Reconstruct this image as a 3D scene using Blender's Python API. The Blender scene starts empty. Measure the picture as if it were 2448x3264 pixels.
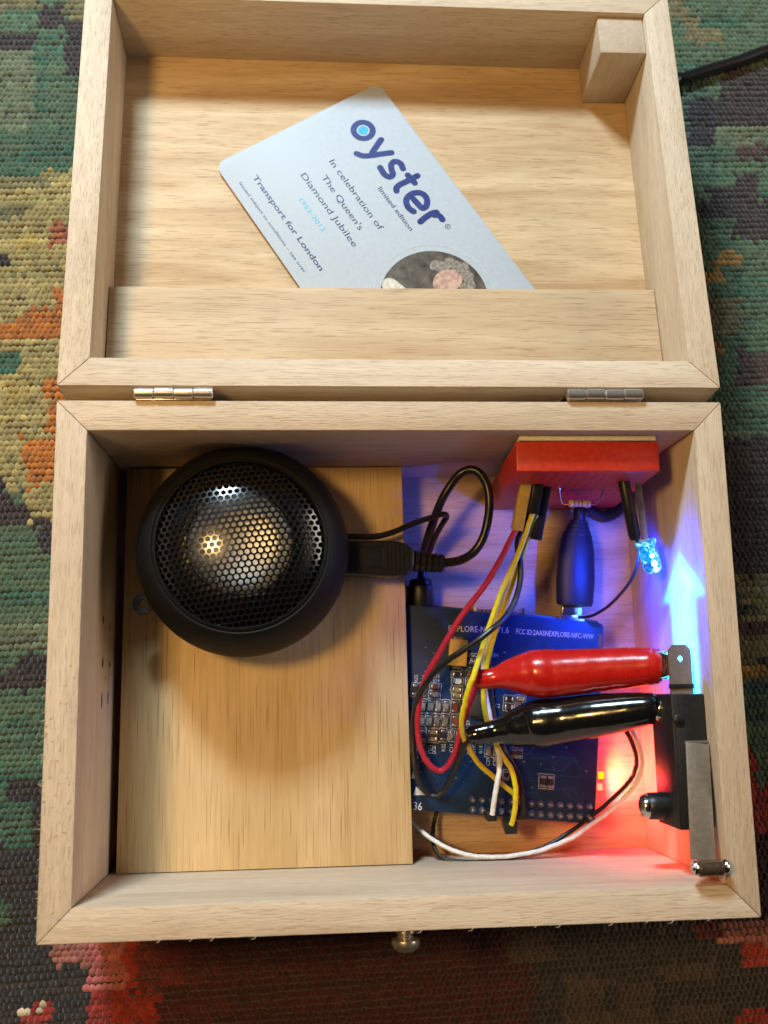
import bpy, bmesh, math, random
import numpy as np
from mathutils import Vector, Matrix
random.seed(7); rng = np.random.default_rng(7)
S = 0.00079                       # one modelling unit = 0.79 mm
scene = bpy.context.scene
COL = scene.collection
CAM = {'loc':[72.57,-84.358,361.345],'R':[[0.99698,0.005736,-0.077441],[-0.019012,0.984948,-0.171801],[0.07529,0.172755,0.982083]],'lens':46.9742}
LID = {'g':4.378,'dz':0.688,'a':0.12162}
WIRES = {'red':[[142.85,-30.8,43.0],[140.48,-35.3,42.0],[132.47,-49.79,38.0],[122.88,-62.36,35.0],[113.95,-76.97,32.0],[111.16,-82.17,30.0],[109.25,-88.73,28.0],[108.68,-97.05,26.5],[109.3,-103.63,26.0],[111.64,-109.0,26.0],[115.19,-111.68,26.0],[118.3,-110.18,27.0],[120.86,-105.03,29.0],[122.28,-97.94,32.0],[124.22,-92.15,34.0],[126.52,-86.0,35.0],[127.65,-83.01,35.0]],'yellow1':[[146.37,-28.4,44.0],[145.74,-31.34,43.0],[141.97,-41.86,40.0],[135.69,-55.28,38.0],[129.7,-71.34,37.5],[125.63,-80.66,41.5],[123.69,-84.95,42.0],[122.31,-90.52,40.0],[121.68,-96.17,37.0],[122.76,-100.59,33.0],[124.91,-104.33,29.0],[128.34,-109.4,26.0],[134.34,-114.93,24.0],[138.9,-118.56,23.0],[141.93,-121.65,22.0]],'yellow2':[[148.36,-29.45,41.0],[146.28,-34.35,39.0],[142.22,-48.2,33.0],[138.14,-60.22,27.0],[136.01,-66.7,25.0],[134.14,-73.04,24.0],[132.69,-79.37,23.0],[131.64,-86.54,22.6],[131.69,-90.99,22.6],[132.55,-96.47,22.6],[134.4,-102.59,24.0],[136.56,-107.39,26.0],[138.82,-111.25,27.5],[140.07,-116.42,28.0],[140.05,-121.62,27.5],[139.66,-125.97,26.5],[138.88,-129.69,25.0]],'white1':[[146.19,-31.37,40.0],[143.54,-37.28,37.0],[141.5,-47.45,32.0],[138.34,-53.53,29.0],[135.36,-64.26,25.0],[132.96,-72.97,22.8],[131.98,-77.24,22.0],[132.38,-86.14,21.5],[133.59,-93.95,21.5],[134.64,-100.63,22.5],[135.25,-105.6,25.0],[135.39,-108.5,27.0],[134.82,-112.81,28.0],[133.52,-119.27,27.5],[132.5,-126.13,26.0]],'black1':[[143.12,-34.48,40.0],[141.99,-38.88,38.0],[143.23,-46.88,36.0],[141.84,-54.76,36.0],[138.14,-61.35,38.0],[131.72,-66.87,42.0],[124.29,-72.1,41.0],[116.06,-77.63,37.0],[111.08,-83.5,33.0],[108.41,-89.22,28.0],[107.39,-99.32,24.5],[107.8,-110.35,24.0],[109.91,-116.9,24.0],[113.45,-119.88,24.0],[117.0,-118.09,25.0],[120.84,-110.37,28.0],[122.8,-104.99,30.5],[124.52,-101.57,32.0],[126.75,-100.01,32.5]],'black2':[[147.57,-34.2,38.0],[145.27,-38.86,34.0],[142.61,-43.62,30.0],[139.17,-52.72,26.0],[136.03,-59.97,24.0],[134.6,-69.38,22.2],[134.35,-80.94,21.2],[134.98,-92.43,21.2],[136.51,-100.71,21.6],[138.64,-106.75,22.5],[141.86,-113.35,23.5],[142.95,-119.87,24.0],[143.06,-126.96,24.0]],'twin_white':[[103.37,-123.52,9.0],[108.68,-130.53,11.0],[112.92,-134.21,14.0],[119.28,-137.68,17.0],[125.73,-139.66,19.0],[134.63,-140.37,20.0],[143.79,-139.66,20.0],[150.7,-138.28,20.0],[160.08,-134.97,20.0],[165.8,-131.52,20.0],[172.15,-127.33,21.0],[175.55,-124.38,22.0],[180.5,-118.55,25.0],[182.11,-112.51,29.0],[181.41,-107.78,32.0],[179.43,-103.57,35.0],[176.64,-99.3,38.0],[174.09,-95.38,38.0]],'twin_black':[[116.89,-126.08,8.0],[115.47,-130.05,9.0],[114.41,-135.24,12.0],[115.3,-139.16,15.0],[118.24,-140.94,17.0],[123.44,-141.75,18.5],[130.15,-141.88,19.0],[139.31,-140.97,19.0],[148.7,-138.65,18.5],[155.87,-135.73,18.0],[164.03,-130.91,18.0],[170.67,-126.11,19.0],[174.92,-122.14,21.0],[179.35,-116.6,25.0],[180.19,-111.93,29.5],[179.46,-107.9,32.5],[177.73,-104.03,35.0],[174.95,-99.86,38.0],[172.5,-96.05,38.0]],'led_wire':[[179.16,-35.84,47.0],[180.21,-39.47,45.0],[181.35,-43.83,42.0],[180.44,-50.72,36.0],[176.08,-57.62,28.0],[171.87,-61.05,22.0],[169.31,-61.81,18.0],[167.41,-61.76,16.0]],'loop':[[116.79,-44.02,31.0],[118.8,-43.93,31.0],[123.8,-43.14,31.0],[128.45,-40.53,31.0],[131.52,-36.13,32.0],[133.13,-30.86,33.0],[134.12,-24.34,33.0],[133.6,-18.41,33.0],[131.57,-13.86,32.0],[128.68,-12.1,31.0],[125.35,-13.08,30.0],[122.41,-16.15,28.0],[119.4,-20.9,26.0],[117.26,-25.93,23.0],[115.88,-30.16,20.0],[114.22,-35.96,16.0],[113.46,-42.26,12.5],[112.99,-47.69,11.5]],'thin':[[85.38,-35.28,33.0],[87.36,-35.09,33.0],[95.41,-34.85,31.0],[101.63,-33.26,30.0],[109.02,-30.05,29.0],[114.94,-28.15,29.0],[119.03,-26.83,27.5],[120.65,-27.28,25.0],[119.7,-28.97,22.0],[117.41,-33.14,18.5],[115.73,-37.83,15.0],[113.94,-43.32,12.0],[113.27,-47.64,11.0]]}
RED_BOOT = [[126.84,-82.7,35.0,2.5],[127.67,-82.61,35.0,3.1],[131.53,-82.39,35.3,3.25],[134.51,-81.95,36.0,3.7],[139.48,-81.25,37.0,5.6],[144.42,-81.05,38.0,7.3],[148.29,-81.13,39.0,7.8],[154.09,-80.96,40.5,7.5],[163.34,-80.38,43.5,6.9],[171.84,-79.99,46.5,6.5],[178.99,-79.59,49.5,5.9],[182.01,-79.48,51.0,5.4],[183.14,-79.42,51.5,4.3]]
BLACK_BOOT = [[125.27,-100.7,32.0,2.6],[126.0,-100.51,32.0,3.4],[129.84,-99.78,32.5,3.5],[133.89,-99.16,33.0,3.9],[138.87,-98.33,34.0,5.6],[143.84,-97.41,35.0,7.2],[147.63,-96.85,36.5,7.7],[153.84,-96.03,38.5,7.3],[162.68,-94.71,43.0,6.8],[170.85,-93.62,47.0,6.1],[176.95,-92.81,50.0,5.2],[179.96,-92.46,51.5,4.6],[180.98,-92.38,52.0,3.6]]
JAWR = [[182.74,-79.41,51.5],[185.09,-79.43,55.0]]
JAWB = [[180.48,-92.46,52.0],[182.44,-92.98,52.0]]
PINS = [[127.54,-122.02,18.7],[130.82,-122.31,18.7],[134.1,-122.6,18.7],[137.39,-122.89,18.7],[140.68,-123.18,18.7],[143.98,-123.47,18.7],[147.28,-123.77,18.7],[150.58,-124.06,18.7],[153.89,-124.35,18.7],[157.2,-124.65,18.7],[160.51,-124.94,18.7],[163.83,-125.24,18.7],[167.16,-125.53,18.7],[127.43,-125.25,18.7],[130.7,-125.55,18.7],[133.98,-125.85,18.7],[137.26,-126.15,18.7],[140.55,-126.45,18.7],[143.83,-126.75,18.7],[147.13,-127.06,18.7],[150.43,-127.36,18.7],[153.73,-127.66,18.7],[157.03,-127.97,18.7],[160.34,-128.27,18.7],[163.65,-128.58,18.7],[166.97,-128.88,18.7]]
SMD = [[114.11,-91.02,2.03,4.06,'cap'],[116.68,-91.17,2.03,4.06,'cap'],[119.35,-91.33,2.03,4.06,'cap'],[111.45,-90.86,2.03,4.06,'cap'],[113.45,-95.89,2.03,4.06,'cap'],[116.11,-96.05,2.03,4.06,'cap'],[118.88,-96.11,2.03,4.06,'cap'],[111.0,-95.74,2.03,4.06,'cap'],[122.45,-91.5,2.14,4.06,'brown'],[122.3,-96.29,2.14,4.06,'brown'],[114.73,-99.75,3.85,1.71,'tan'],[114.45,-102.02,3.85,1.71,'tan'],[118.11,-100.76,1.93,3.85,'dark'],[120.87,-101.02,1.39,3.21,'tan'],[111.09,-100.6,1.82,3.85,'dark'],[122.99,-101.38,1.5,3.21,'tan'],[108.91,-85.59,1.93,4.06,'dark'],[111.48,-85.43,1.93,3.85,'tan'],[116.0,-84.67,3.42,1.82,'brown'],[115.61,-87.29,3.42,1.82,'tan'],[123.54,-80.81,3.42,1.82,'dark'],[123.58,-83.03,3.42,2.03,'white'],[123.27,-85.86,3.42,1.82,'tan'],[123.32,-87.86,3.21,1.6,'tan'],[127.54,-80.57,1.71,2.03,'gold'],[127.46,-83.1,1.71,2.03,'gold'],[128.29,-77.72,1.93,2.35,'dark'],[141.17,-89.26,3.21,2.03,'dark'],[145.08,-89.23,3.21,1.93,'tan'],[140.85,-91.98,3.21,2.03,'dark'],[144.62,-92.27,2.78,1.82,'tan'],[133.3,-106.16,1.71,3.64,'cap'],[135.54,-106.42,1.71,3.64,'cap'],[141.84,-107.09,1.71,2.78,'dark'],[143.87,-107.24,1.71,2.78,'dark'],[151.5,-116.69,2.03,4.28,'dark'],[154.07,-116.96,2.03,4.28,'dark'],[139.08,-114.32,1.5,2.78,'dark'],[127.33,-105.82,1.39,2.57,'dark']]
TANT = [123.78,-73.4,18.2]
CHIP = [131.16,-91.36,18.2]
SILK = [['EXPLORE-NFC V1.6', [121.12, -66.02], [141.99, -66.98], 2.14], ['FCC ID:2AASNEXPLORE-NFC-WW', [144.49, -67.23], [171.57, -69.47], 1.82], ['R25', [109.99, -83.09], [110.05, -80.58], 1.18], ['R26', [112.56, -83.04], [112.62, -80.52], 1.18], ['C13', [115.27, -81.62], [117.42, -81.66], 1.07], ['C14', [115.23, -83.09], [117.38, -83.13], 1.07], ['SIGOUT SIGIN', [127.12, -74.75], [137.95, -75.14], 1.39], ['R1', [128.25, -76.46], [129.76, -76.59], 1.18], ['C24', [112.93, -105.24], [115.57, -105.41], 1.28], ['C25', [112.89, -106.68], [115.53, -106.84], 1.28], ['R22', [118.73, -106.1], [118.81, -103.63], 1.28], ['C11', [121.38, -106.47], [121.45, -104.0], 1.28], ['R18', [131.36, -107.01], [131.45, -104.55], 1.28], ['R17', [129.02, -106.96], [129.1, -104.59], 1.28], ['C29', [133.66, -111.18], [133.76, -108.61], 1.28], ['C30', [136.01, -111.23], [136.11, -108.67], 1.28], ['C2', [136.0, -91.98], [137.93, -92.12], 1.28], ['36', [107.48, -124.79], [110.3, -125.07], 2.67], ['27', [127.31, -97.83], [127.37, -95.97], 1.28]]
TRI = [[[106.89,-114.68],[107.79,-111.96],[108.99,-114.74]],[[107.7,-120.07],[108.61,-117.36],[111.58,-120.17]],[[109.33,-117.79],[110.31,-116.5],[111.0,-118.34]]]
CARD = {'o':[41.41,95.5],'th':0.555,'w':26.2}
CTEXT = [['Issued subject to conditions – see over', [10.8, 3.35], [52.21, 3.99], 1.1, 'navy', 0.012], ['Transport for London', [10.99, 8.58], [54.39, 8.96], 2.0, 'navy', 0.02], ['1952-2012', [27.1, 17.58], [41.95, 17.75], 1.7, 'cyan', 0], ['Diamond Jubilee', [18.88, 23.31], [52.43, 23.69], 2.3, 'navy', 0.003], ["The Queen's", [23.18, 29.17], [47.96, 28.96], 2.3, 'navy', 0.003], ['In celebration of', [19.24, 34.92], [51.47, 34.9], 2.3, 'navy', 0.003], ['limited edition', [37.18, 43.72], [57.19, 43.99], 1.75, 'navy', 0.01]]
LOGO = {'y':[[[21.42,45.16],[23.36,46.62],[24.71,49.25],[25.95,52.61],[27.34,56.05]],[[20.94,55.91],[22.37,53.04],[23.93,50.09]]],'s':[[[34.91,55.95],[32.97,56.34],[31.51,55.7],[30.91,54.56],[31.67,53.08],[33.47,52.15],[34.84,51.72],[35.53,50.62],[34.99,49.54],[33.41,48.98],[31.84,49.06],[30.48,49.21]]],'t':[[[39.96,58.77],[39.97,56.17],[39.92,53.64],[39.85,51.28],[40.37,49.55],[41.32,48.92]],[[38.06,55.91],[41.92,56.25]]],'e':[[[47.09,52.2],[49.55,52.46],[51.71,52.83],[51.86,54.27],[50.59,55.71],[48.54,56.46],[46.61,55.9],[45.48,54.41],[45.09,52.42],[45.71,50.47],[47.1,49.22],[49.32,48.79],[51.31,49.46]]],'r':[[[55.91,49.23],[55.38,51.89],[55.21,54.57],[55.75,56.19]],[[56.2,54.92],[56.92,55.97],[57.98,56.38],[59.09,56.35]]]}
LOGO_O = [14.45,52.48]
LOGO_R = [62.43,56.38]
PORTRAIT = [83.39,36.46]
FACE = [[79.64,45.03],[80.9,54.48],[70.99,31.73],[74.69,28.06]]
DYE = [[[[-101.5,241.4],[12.1,247.2],[13.3,184.5],[-97.4,180.3]],'green'],[[[-97.4,180.3],[13.3,184.5],[14.9,109.6],[-92.4,107.3]],'green'],[[[-95.9,158.7],[-26.9,161.0],[-25.6,127.8],[-93.7,126.0]],'sage'],[[[-96.5,166.9],[-31.7,169.1],[-31.4,161.2],[-95.9,159.1]],'dark'],[[[-30.6,180.6],[-21.2,181.0],[-20.9,171.3],[-30.2,171.0]],'dark'],[[[-22.5,195.3],[7.7,196.5],[8.1,176.8],[-21.8,175.7]],'olive'],[[[-31.8,169.5],[-2.4,170.6],[-1.5,136.2],[-30.4,135.4]],'teal'],[[[-27.0,159.0],[-15.4,159.3],[-14.6,135.8],[-26.1,135.5]],'green'],[[[-19.8,174.8],[8.1,175.8],[8.7,152.2],[-19.0,151.3]],'dark'],[[[-98.2,192.3],[-30.8,195.0],[-30.2,178.8],[-97.1,176.3]],'olive'],[[[-41.5,176.4],[-34.5,176.6],[-34.3,170.6],[-41.3,170.4]],'green'],[[[-93.7,125.7],[-1.3,128.0],[-0.7,105.5],[-92.2,103.5]],'teal'],[[[-93.4,122.3],[-32.3,123.8],[-32.0,116.2],[-92.9,114.7]],'green'],[[[-32.8,135.3],[-1.5,136.2],[-1.3,127.5],[-32.5,126.7]],'green'],[[[-92.4,107.3],[-0.8,109.3],[0.9,50.1],[-88.5,49.2]],'yellow'],[[[-26.3,111.0],[-0.8,111.5],[-0.7,105.5],[-26.1,104.9]],'yellow'],[[[-92.4,107.3],[-24.0,108.8],[-23.9,105.0],[-92.2,103.5]],'olive'],[[[-22.1,90.6],[-0.3,91.0],[-0.0,81.5],[-21.8,81.1]],'rust'],[[[-47.3,78.2],[-37.2,78.3],[-36.9,71.7],[-46.9,71.6]],'dark'],[[[-91.6,96.2],[-31.2,97.3],[-31.0,91.7],[-91.3,90.6]],'olive'],[[[-35.9,86.1],[-25.7,86.3],[-25.4,78.0],[-35.5,77.8]],'yellow2'],[[[-88.5,49.8],[0.8,50.6],[1.0,43.8],[-88.0,43.1]],'orange'],[[[-32.1,56.4],[0.7,56.7],[0.8,50.6],[-31.8,50.3]],'orange'],[[[-19.8,64.9],[0.4,65.1],[0.7,56.7],[-19.5,56.5]],'orange'],[[[-88.0,43.1],[1.0,43.8],[2.4,-6.6],[-84.7,-6.4]],'yellow'],[[[-87.7,38.5],[-31.7,38.9],[-31.3,31.1],[-87.2,30.8]],'teal'],[[[-22.6,28.5],[1.4,28.7],[1.7,20.6],[-22.3,20.5]],'orange'],[[[-20.7,20.5],[1.7,20.6],[2.0,8.5],[-20.2,8.5]],'orange'],[[[-29.2,6.8],[2.0,6.8],[2.5,-11.2],[-28.4,-11.1]],'orange'],[[[-27.4,-11.1],[-20.3,-11.1],[-20.2,-13.2],[-27.4,-13.1]],'orange'],[[[-38.3,28.5],[-28.4,28.5],[-28.1,19.8],[-37.9,19.7]],'yellow2'],[[[-84.7,-6.4],[-35.4,-6.5],[-34.1,-36.1],[-82.7,-35.7]],'dark'],[[[-35.1,-12.4],[-32.9,-12.4],[-31.8,-36.1],[-34.1,-36.1]],'dark'],[[[-32.7,-16.1],[-26.6,-16.2],[-25.8,-36.2],[-31.8,-36.1]],'dark'],[[[-26.3,-23.2],[2.9,-23.4],[3.4,-44.7],[-25.4,-44.4]],'dark'],[[[-35.4,-6.5],[-27.0,-6.5],[-26.7,-12.5],[-35.1,-12.4]],'yellow'],[[[-26.7,-13.1],[2.6,-13.3],[2.9,-23.4],[-26.3,-23.2]],'yellow'],[[[-27.0,-6.5],[2.4,-6.6],[2.6,-13.3],[-26.7,-13.1]],'yellow'],[[[-29.2,6.8],[2.0,6.8],[2.5,-10.4],[-28.5,-10.3]],'orange'],[[[-83.4,-25.0],[-23.0,-25.4],[-22.6,-34.6],[-82.8,-34.0]],'green'],[[[-82.8,-34.0],[3.2,-34.8],[4.1,-69.2],[-80.5,-67.8]],'green'],[[[-81.9,-47.0],[13.2,-48.1],[13.3,-53.1],[-81.6,-51.9]],'teal'],[[[-81.1,-58.3],[13.5,-59.6],[13.7,-70.9],[-80.4,-69.4]],'sage'],[[[-80.5,-67.8],[-28.4,-68.7],[-28.0,-76.6],[-79.9,-75.7]],'green'],[[[-28.3,-71.0],[4.2,-71.6],[4.5,-83.6],[-27.8,-83.0]],'dark'],[[[-79.9,-75.7],[-27.2,-76.6],[-27.0,-83.0],[-79.5,-82.0]],'dark'],[[[-79.5,-82.0],[4.5,-83.6],[5.4,-114.9],[-77.4,-112.7]],'green'],[[[-78.7,-94.4],[4.8,-96.2],[4.9,-99.3],[-78.5,-97.5]],'teal'],[[[-77.8,-106.6],[5.2,-108.7],[5.4,-114.9],[-77.4,-112.7]],'teal'],[[[-30.3,-113.9],[5.4,-114.9],[5.5,-121.0],[-30.0,-120.0]],'dark'],[[[-20.8,-120.3],[5.5,-121.0],[5.9,-136.2],[-20.2,-135.4]],'dark'],[[[-77.4,-112.7],[-30.3,-113.9],[-29.3,-135.1],[-76.0,-133.7]],'teal'],[[[-30.0,-120.0],[-20.8,-120.3],[-20.2,-135.4],[-29.3,-135.1]],'teal'],[[[-76.0,-133.7],[5.9,-136.2],[8.6,-232.4],[-69.5,-228.4]],'dark2'],[[[-36.0,-152.7],[-28.5,-152.9],[-28.1,-161.7],[-35.6,-161.5]],'green2'],[[[-13.0,-163.7],[-0.9,-164.2],[-0.6,-174.4],[-12.6,-173.9]],'pink2'],[[[-1.7,-162.7],[14.3,-163.2],[14.7,-182.2],[-1.1,-181.5]],'pink'],[[[-9.6,-173.3],[-1.4,-173.6],[0.5,-232.0],[-7.6,-231.6]],'dark2'],[[[-0.4,-180.9],[16.2,-181.5],[17.4,-232.8],[1.2,-232.0]],'red'],[[[11.2,-161.7],[55.9,-163.3],[56.1,-234.8],[13.0,-232.6]],'red'],[[[13.9,-146.9],[55.9,-148.3],[56.0,-183.8],[14.7,-182.2]],'red_shaded'],[[[22.3,-181.0],[56.0,-182.4],[56.1,-234.8],[23.3,-233.1]],'maroon_shaded'],[[[-22.6,-185.0],[-10.7,-185.4],[-9.0,-231.5],[-20.7,-230.9]],'red'],[[[-21.4,-185.7],[-19.3,-185.8],[-19.1,-190.5],[-21.2,-190.4]],'cream'],[[[-16.4,-184.5],[-14.3,-184.6],[-14.2,-188.2],[-16.3,-188.1]],'cream'],[[[30.5,-117.0],[55.8,-117.7],[56.1,-248.5],[32.4,-247.2]],'maroon_shaded'],[[[43.1,-117.4],[176.7,-120.9],[169.0,-254.5],[44.2,-247.8]],'maroon'],[[[150.6,-143.7],[328.9,-149.2],[309.9,-290.3],[144.5,-280.5]],'dark2'],[[[141.8,-160.3],[174.4,-161.4],[173.3,-179.6],[141.0,-178.3]],'taupe'],[[[157.8,-165.4],[203.7,-167.0],[202.3,-186.7],[156.8,-184.9]],'dark2'],[[[174.4,-161.4],[207.4,-162.5],[206.8,-170.2],[173.9,-169.0]],'taupe'],[[[160.1,-183.5],[192.6,-184.8],[191.4,-202.6],[159.2,-201.2]],'taupe'],[[[178.4,-176.7],[203.0,-177.7],[202.3,-186.7],[177.8,-185.7]],'dark2'],[[[194.5,-180.4],[212.6,-181.1],[212.2,-187.1],[194.1,-186.4]],'taupe'],[[[172.9,-187.0],[179.4,-187.3],[178.9,-194.7],[172.5,-194.4]],'dark2'],[[[199.0,-186.6],[231.8,-187.9],[228.2,-229.1],[196.1,-227.6]],'dark2'],[[[195.2,-193.9],[214.9,-194.7],[212.2,-228.4],[192.9,-227.5]],'taupe'],[[[208.1,-153.3],[293.1,-156.0],[290.7,-176.3],[206.6,-173.2]],'red_shaded'],[[[217.1,-166.0],[291.6,-168.6],[290.5,-177.9],[216.4,-175.1]],'pink2'],[[[223.1,-175.4],[290.5,-177.9],[289.6,-185.5],[222.4,-182.9]],'red'],[[[221.3,-196.4],[288.0,-199.2],[282.5,-246.3],[217.5,-243.0]],'red'],[[[199.7,279.3],[345.0,287.4],[330.6,164.2],[192.8,159.9]],'green'],[[[221.5,213.8],[232.4,214.2],[230.2,184.2],[219.4,183.8]],'olive'],[[[229.2,184.1],[244.9,184.7],[244.1,174.1],[228.4,173.6]],'olive'],[[[235.4,188.6],[253.2,189.2],[252.5,180.7],[234.8,180.1]],'teal'],[[[242.5,163.6],[330.8,166.4],[329.0,150.5],[241.3,148.0]],'dark'],[[[212.0,160.5],[242.3,161.5],[241.3,148.0],[211.2,147.1]],'green'],[[[228.0,148.4],[329.1,151.4],[327.6,138.6],[227.0,136.0]],'dark'],[[[211.2,148.0],[228.0,148.4],[227.0,136.0],[210.4,135.5]],'green'],[[[226.1,136.3],[238.4,136.7],[237.8,128.5],[225.5,128.2]],'dark'],[[[238.4,136.7],[327.6,139.0],[326.6,130.3],[237.8,128.1]],'sage'],[[[209.9,127.9],[326.7,130.7],[324.5,112.3],[208.7,109.9]],'green'],[[[247.2,128.6],[326.6,130.5],[325.9,123.9],[246.7,122.1]],'brown'],[[[245.3,116.2],[254.9,116.4],[254.3,110.4],[244.8,110.2]],'dark'],[[[232.5,110.0],[254.3,110.4],[253.8,104.6],[232.1,104.2]],'dark'],[[[254.9,112.4],[324.7,113.9],[323.9,107.2],[254.3,105.8]],'teal'],[[[227.9,104.1],[323.8,106.0],[322.8,98.2],[227.4,96.4]],'dark'],[[[243.3,97.1],[322.9,98.6],[321.7,88.2],[242.5,86.9]],'dark'],[[[207.8,96.1],[243.3,96.7],[238.7,41.0],[204.2,40.7]],'green'],[[[242.5,86.9],[321.7,88.2],[316.2,41.5],[238.7,41.0]],'green'],[[[234.0,82.9],[244.4,83.0],[243.9,77.2],[233.6,77.1]],'ochre'],[[[226.9,75.0],[236.3,75.2],[235.8,69.4],[226.5,69.3]],'ochre'],[[[241.6,71.4],[319.8,72.4],[318.4,60.7],[240.6,59.9]],'teal'],[[[224.2,63.5],[242.8,63.7],[241.6,48.5],[223.0,48.3]],'olive'],[[[230.2,45.6],[235.8,45.6],[235.4,40.9],[229.8,40.9]],'ochre'],[[[239.2,41.9],[316.3,42.4],[314.6,28.2],[238.0,27.9]],'brown'],[[[203.9,37.0],[238.8,37.2],[236.5,9.5],[202.1,9.5]],'green'],[[[238.0,27.9],[314.6,28.2],[312.5,9.6],[236.5,9.5]],'green'],[[[202.0,7.7],[312.2,7.7],[305.8,-47.2],[198.4,-46.0]],'dark'],[[[227.4,9.5],[245.7,9.5],[245.4,6.8],[227.2,6.8]],'sage'],[[[226.6,-1.3],[233.8,-1.3],[233.5,-4.9],[226.3,-4.9]],'brown'],[[[198.4,-46.0],[305.8,-47.2],[301.3,-85.9],[196.0,-83.9]],'olive'],[[[231.4,-53.3],[236.7,-53.3],[236.0,-61.0],[230.7,-61.0]],'navy'],[[[197.4,-62.2],[303.9,-63.7],[303.3,-68.8],[197.0,-67.2]],'brown'],[[[238.3,-76.3],[247.1,-76.5],[246.7,-80.7],[237.9,-80.5]],'dark'],[[[229.2,-79.5],[241.3,-79.7],[240.9,-83.9],[228.9,-83.7]],'ochre'],[[[196.0,-83.1],[301.4,-85.0],[299.1,-104.3],[194.8,-102.0]],'teal2'],[[[195.0,-98.7],[299.5,-101.0],[296.8,-124.0],[193.5,-121.3]],'green'],[[[194.3,-108.5],[235.1,-109.4],[232.6,-138.3],[192.4,-137.1]],'red'],[[[234.0,-122.4],[296.8,-124.0],[294.9,-140.2],[232.6,-138.3]],'red'],[[[230.7,-124.7],[296.5,-126.4],[294.9,-140.2],[229.5,-138.2]],'red'],[[[192.4,-137.1],[294.9,-140.2],[291.4,-170.1],[190.5,-166.5]],'maroon']]
MEAS = {'lug':[20.6,-57.24,40.0],'plug':[[85.3,-41.98,33.0],[88.19,-42.42,33.0],[108.07,-43.11,32.0]],'relief':[[108.06,-43.32,32.0],[118.37,-44.14,31.0]],'jack':[[112.73,-47.19,11.0],[112.43,-58.68,11.0]],'usb':[[170.58,-23.21,14.0],[170.05,-27.11,13.5],[168.91,-33.84,13.0],[167.01,-57.31,12.5]],'usbm':[[165.99,-57.29,12.5],[165.74,-62.27,12.5]],'dup_tan':[[144.48,-16.49,47.0],[141.13,-34.78,42.0]],'dup_blk':[[148.39,-17.02,47.0],[146.11,-29.65,44.0]],'dup_blk2':[[151.96,-16.7,43.0],[148.26,-37.36,38.0]],'res':[[159.87,-25.28,38.0],[167.44,-25.43,38.0]],'resl':[[157.16,-18.73,42.0],[170.92,-18.77,42.0]],'led_sl':[[175.2,-20.34,50.0],[178.98,-37.23,46.0]],'led_ld':[[179.57,-20.35,50.0],[182.08,-37.41,47.0]],'led':[[181.72,-38.13,47.0],[185.18,-49.8,45.0]],'pled':[[173.9,-116.02,9.6],[173.34,-119.91,9.6]],'hin1':[[22.43,1.21,73.2],[45.38,1.29,73.2]],'hin2':[[151.71,1.85,73.2],[175.18,1.93,73.2]],'pish':[[109.81,-58.15,16.0],[117.13,-58.25,16.0]],'gold':[131.18,-58.43,16.0],'redc':[143.44,-59.87,14.0],'bpin':[148.03,-59.45,15.0],'cab':[[221.77,153.99,3.0],[225.8,155.78,3.0],[236.55,159.74,3.0],[248.7,163.92,3.0],[262.12,169.3,3.0],[277.35,172.65,3.0],[295.9,170.42,3.0]]}
KNOTS = [[-75.3,39.7,1.6,1.5],[-75.6,28.6,1.1,1.2],[-86.8,39.4,2.6,1.0],[-86.2,29.6,2.2,0.9],[-62.0,40.6,1.2,1.4],[-63.5,29.8,1.5,0.7],[-80,35,0.8,0.6]]
# ------------------------------------------------------------------ camera, world, lamps, exposure
cam = bpy.data.cameras.new('camera'); cam_o = bpy.data.objects.new('camera', cam); COL.objects.link(cam_o)
cam.sensor_fit = 'HORIZONTAL'; cam.sensor_width = 36.0; cam.lens = CAM['lens']; cam.clip_start = 0.01; cam.clip_end = 50
cam_o.matrix_world = Matrix.Translation(Vector(CAM['loc'])*S) @ Matrix(CAM['R']).to_4x4()
cam.dof.use_dof = True; cam.dof.focus_distance = 0.250; cam.dof.aperture_fstop = 24
scene.camera = cam_o
world = bpy.data.worlds.new('World'); scene.world = world; world.use_nodes = True
bg = world.node_tree.nodes['Background']; bg.inputs[0].default_value = (1.0, 0.84, 0.68, 1); bg.inputs[1].default_value = 0.012
scene.view_settings.view_transform = 'Standard'; scene.view_settings.look = 'None'
scene.view_settings.exposure = 0.0; scene.view_settings.gamma = 1.0; scene.view_settings.use_curve_mapping = False
scene.cycles.use_denoising = True; scene.cycles.max_bounces = 8; scene.cycles.diffuse_bounces = 2
scene.cycles.sample_clamp_indirect = 6.0
CEN = Vector((100, 0, 50))*S
def area(name, d, dist, sx, sy, power, col):
    l = bpy.data.lights.new(name, 'AREA'); l.shape = 'RECTANGLE'; l.size = sx; l.size_y = sy; l.energy = power; l.color = col
    o = bpy.data.objects.new(name, l); COL.objects.link(o)
    d = Vector(d).normalized(); o.location = CEN + d*dist; o.rotation_euler = d.to_track_quat('Z', 'Y').to_euler()
    return o
w_ = Vector((-100, 545, 488))*S-CEN
area('window_daylight', w_, w_.length, 0.105, 0.075, 4.5, (0.66, 0.87, 1.0))
w_ = Vector((-199, 20, 625))*S-CEN
area('ceiling_lamp_light', w_, w_.length, 0.075, 0.075, 1.6, (1.0, 0.61, 0.22))
area('side_window_daylight', (0.88, 0.20, 0.43), 1.2, 0.80, 0.40, 5.0, (1.0, 0.86, 0.72))

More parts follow.
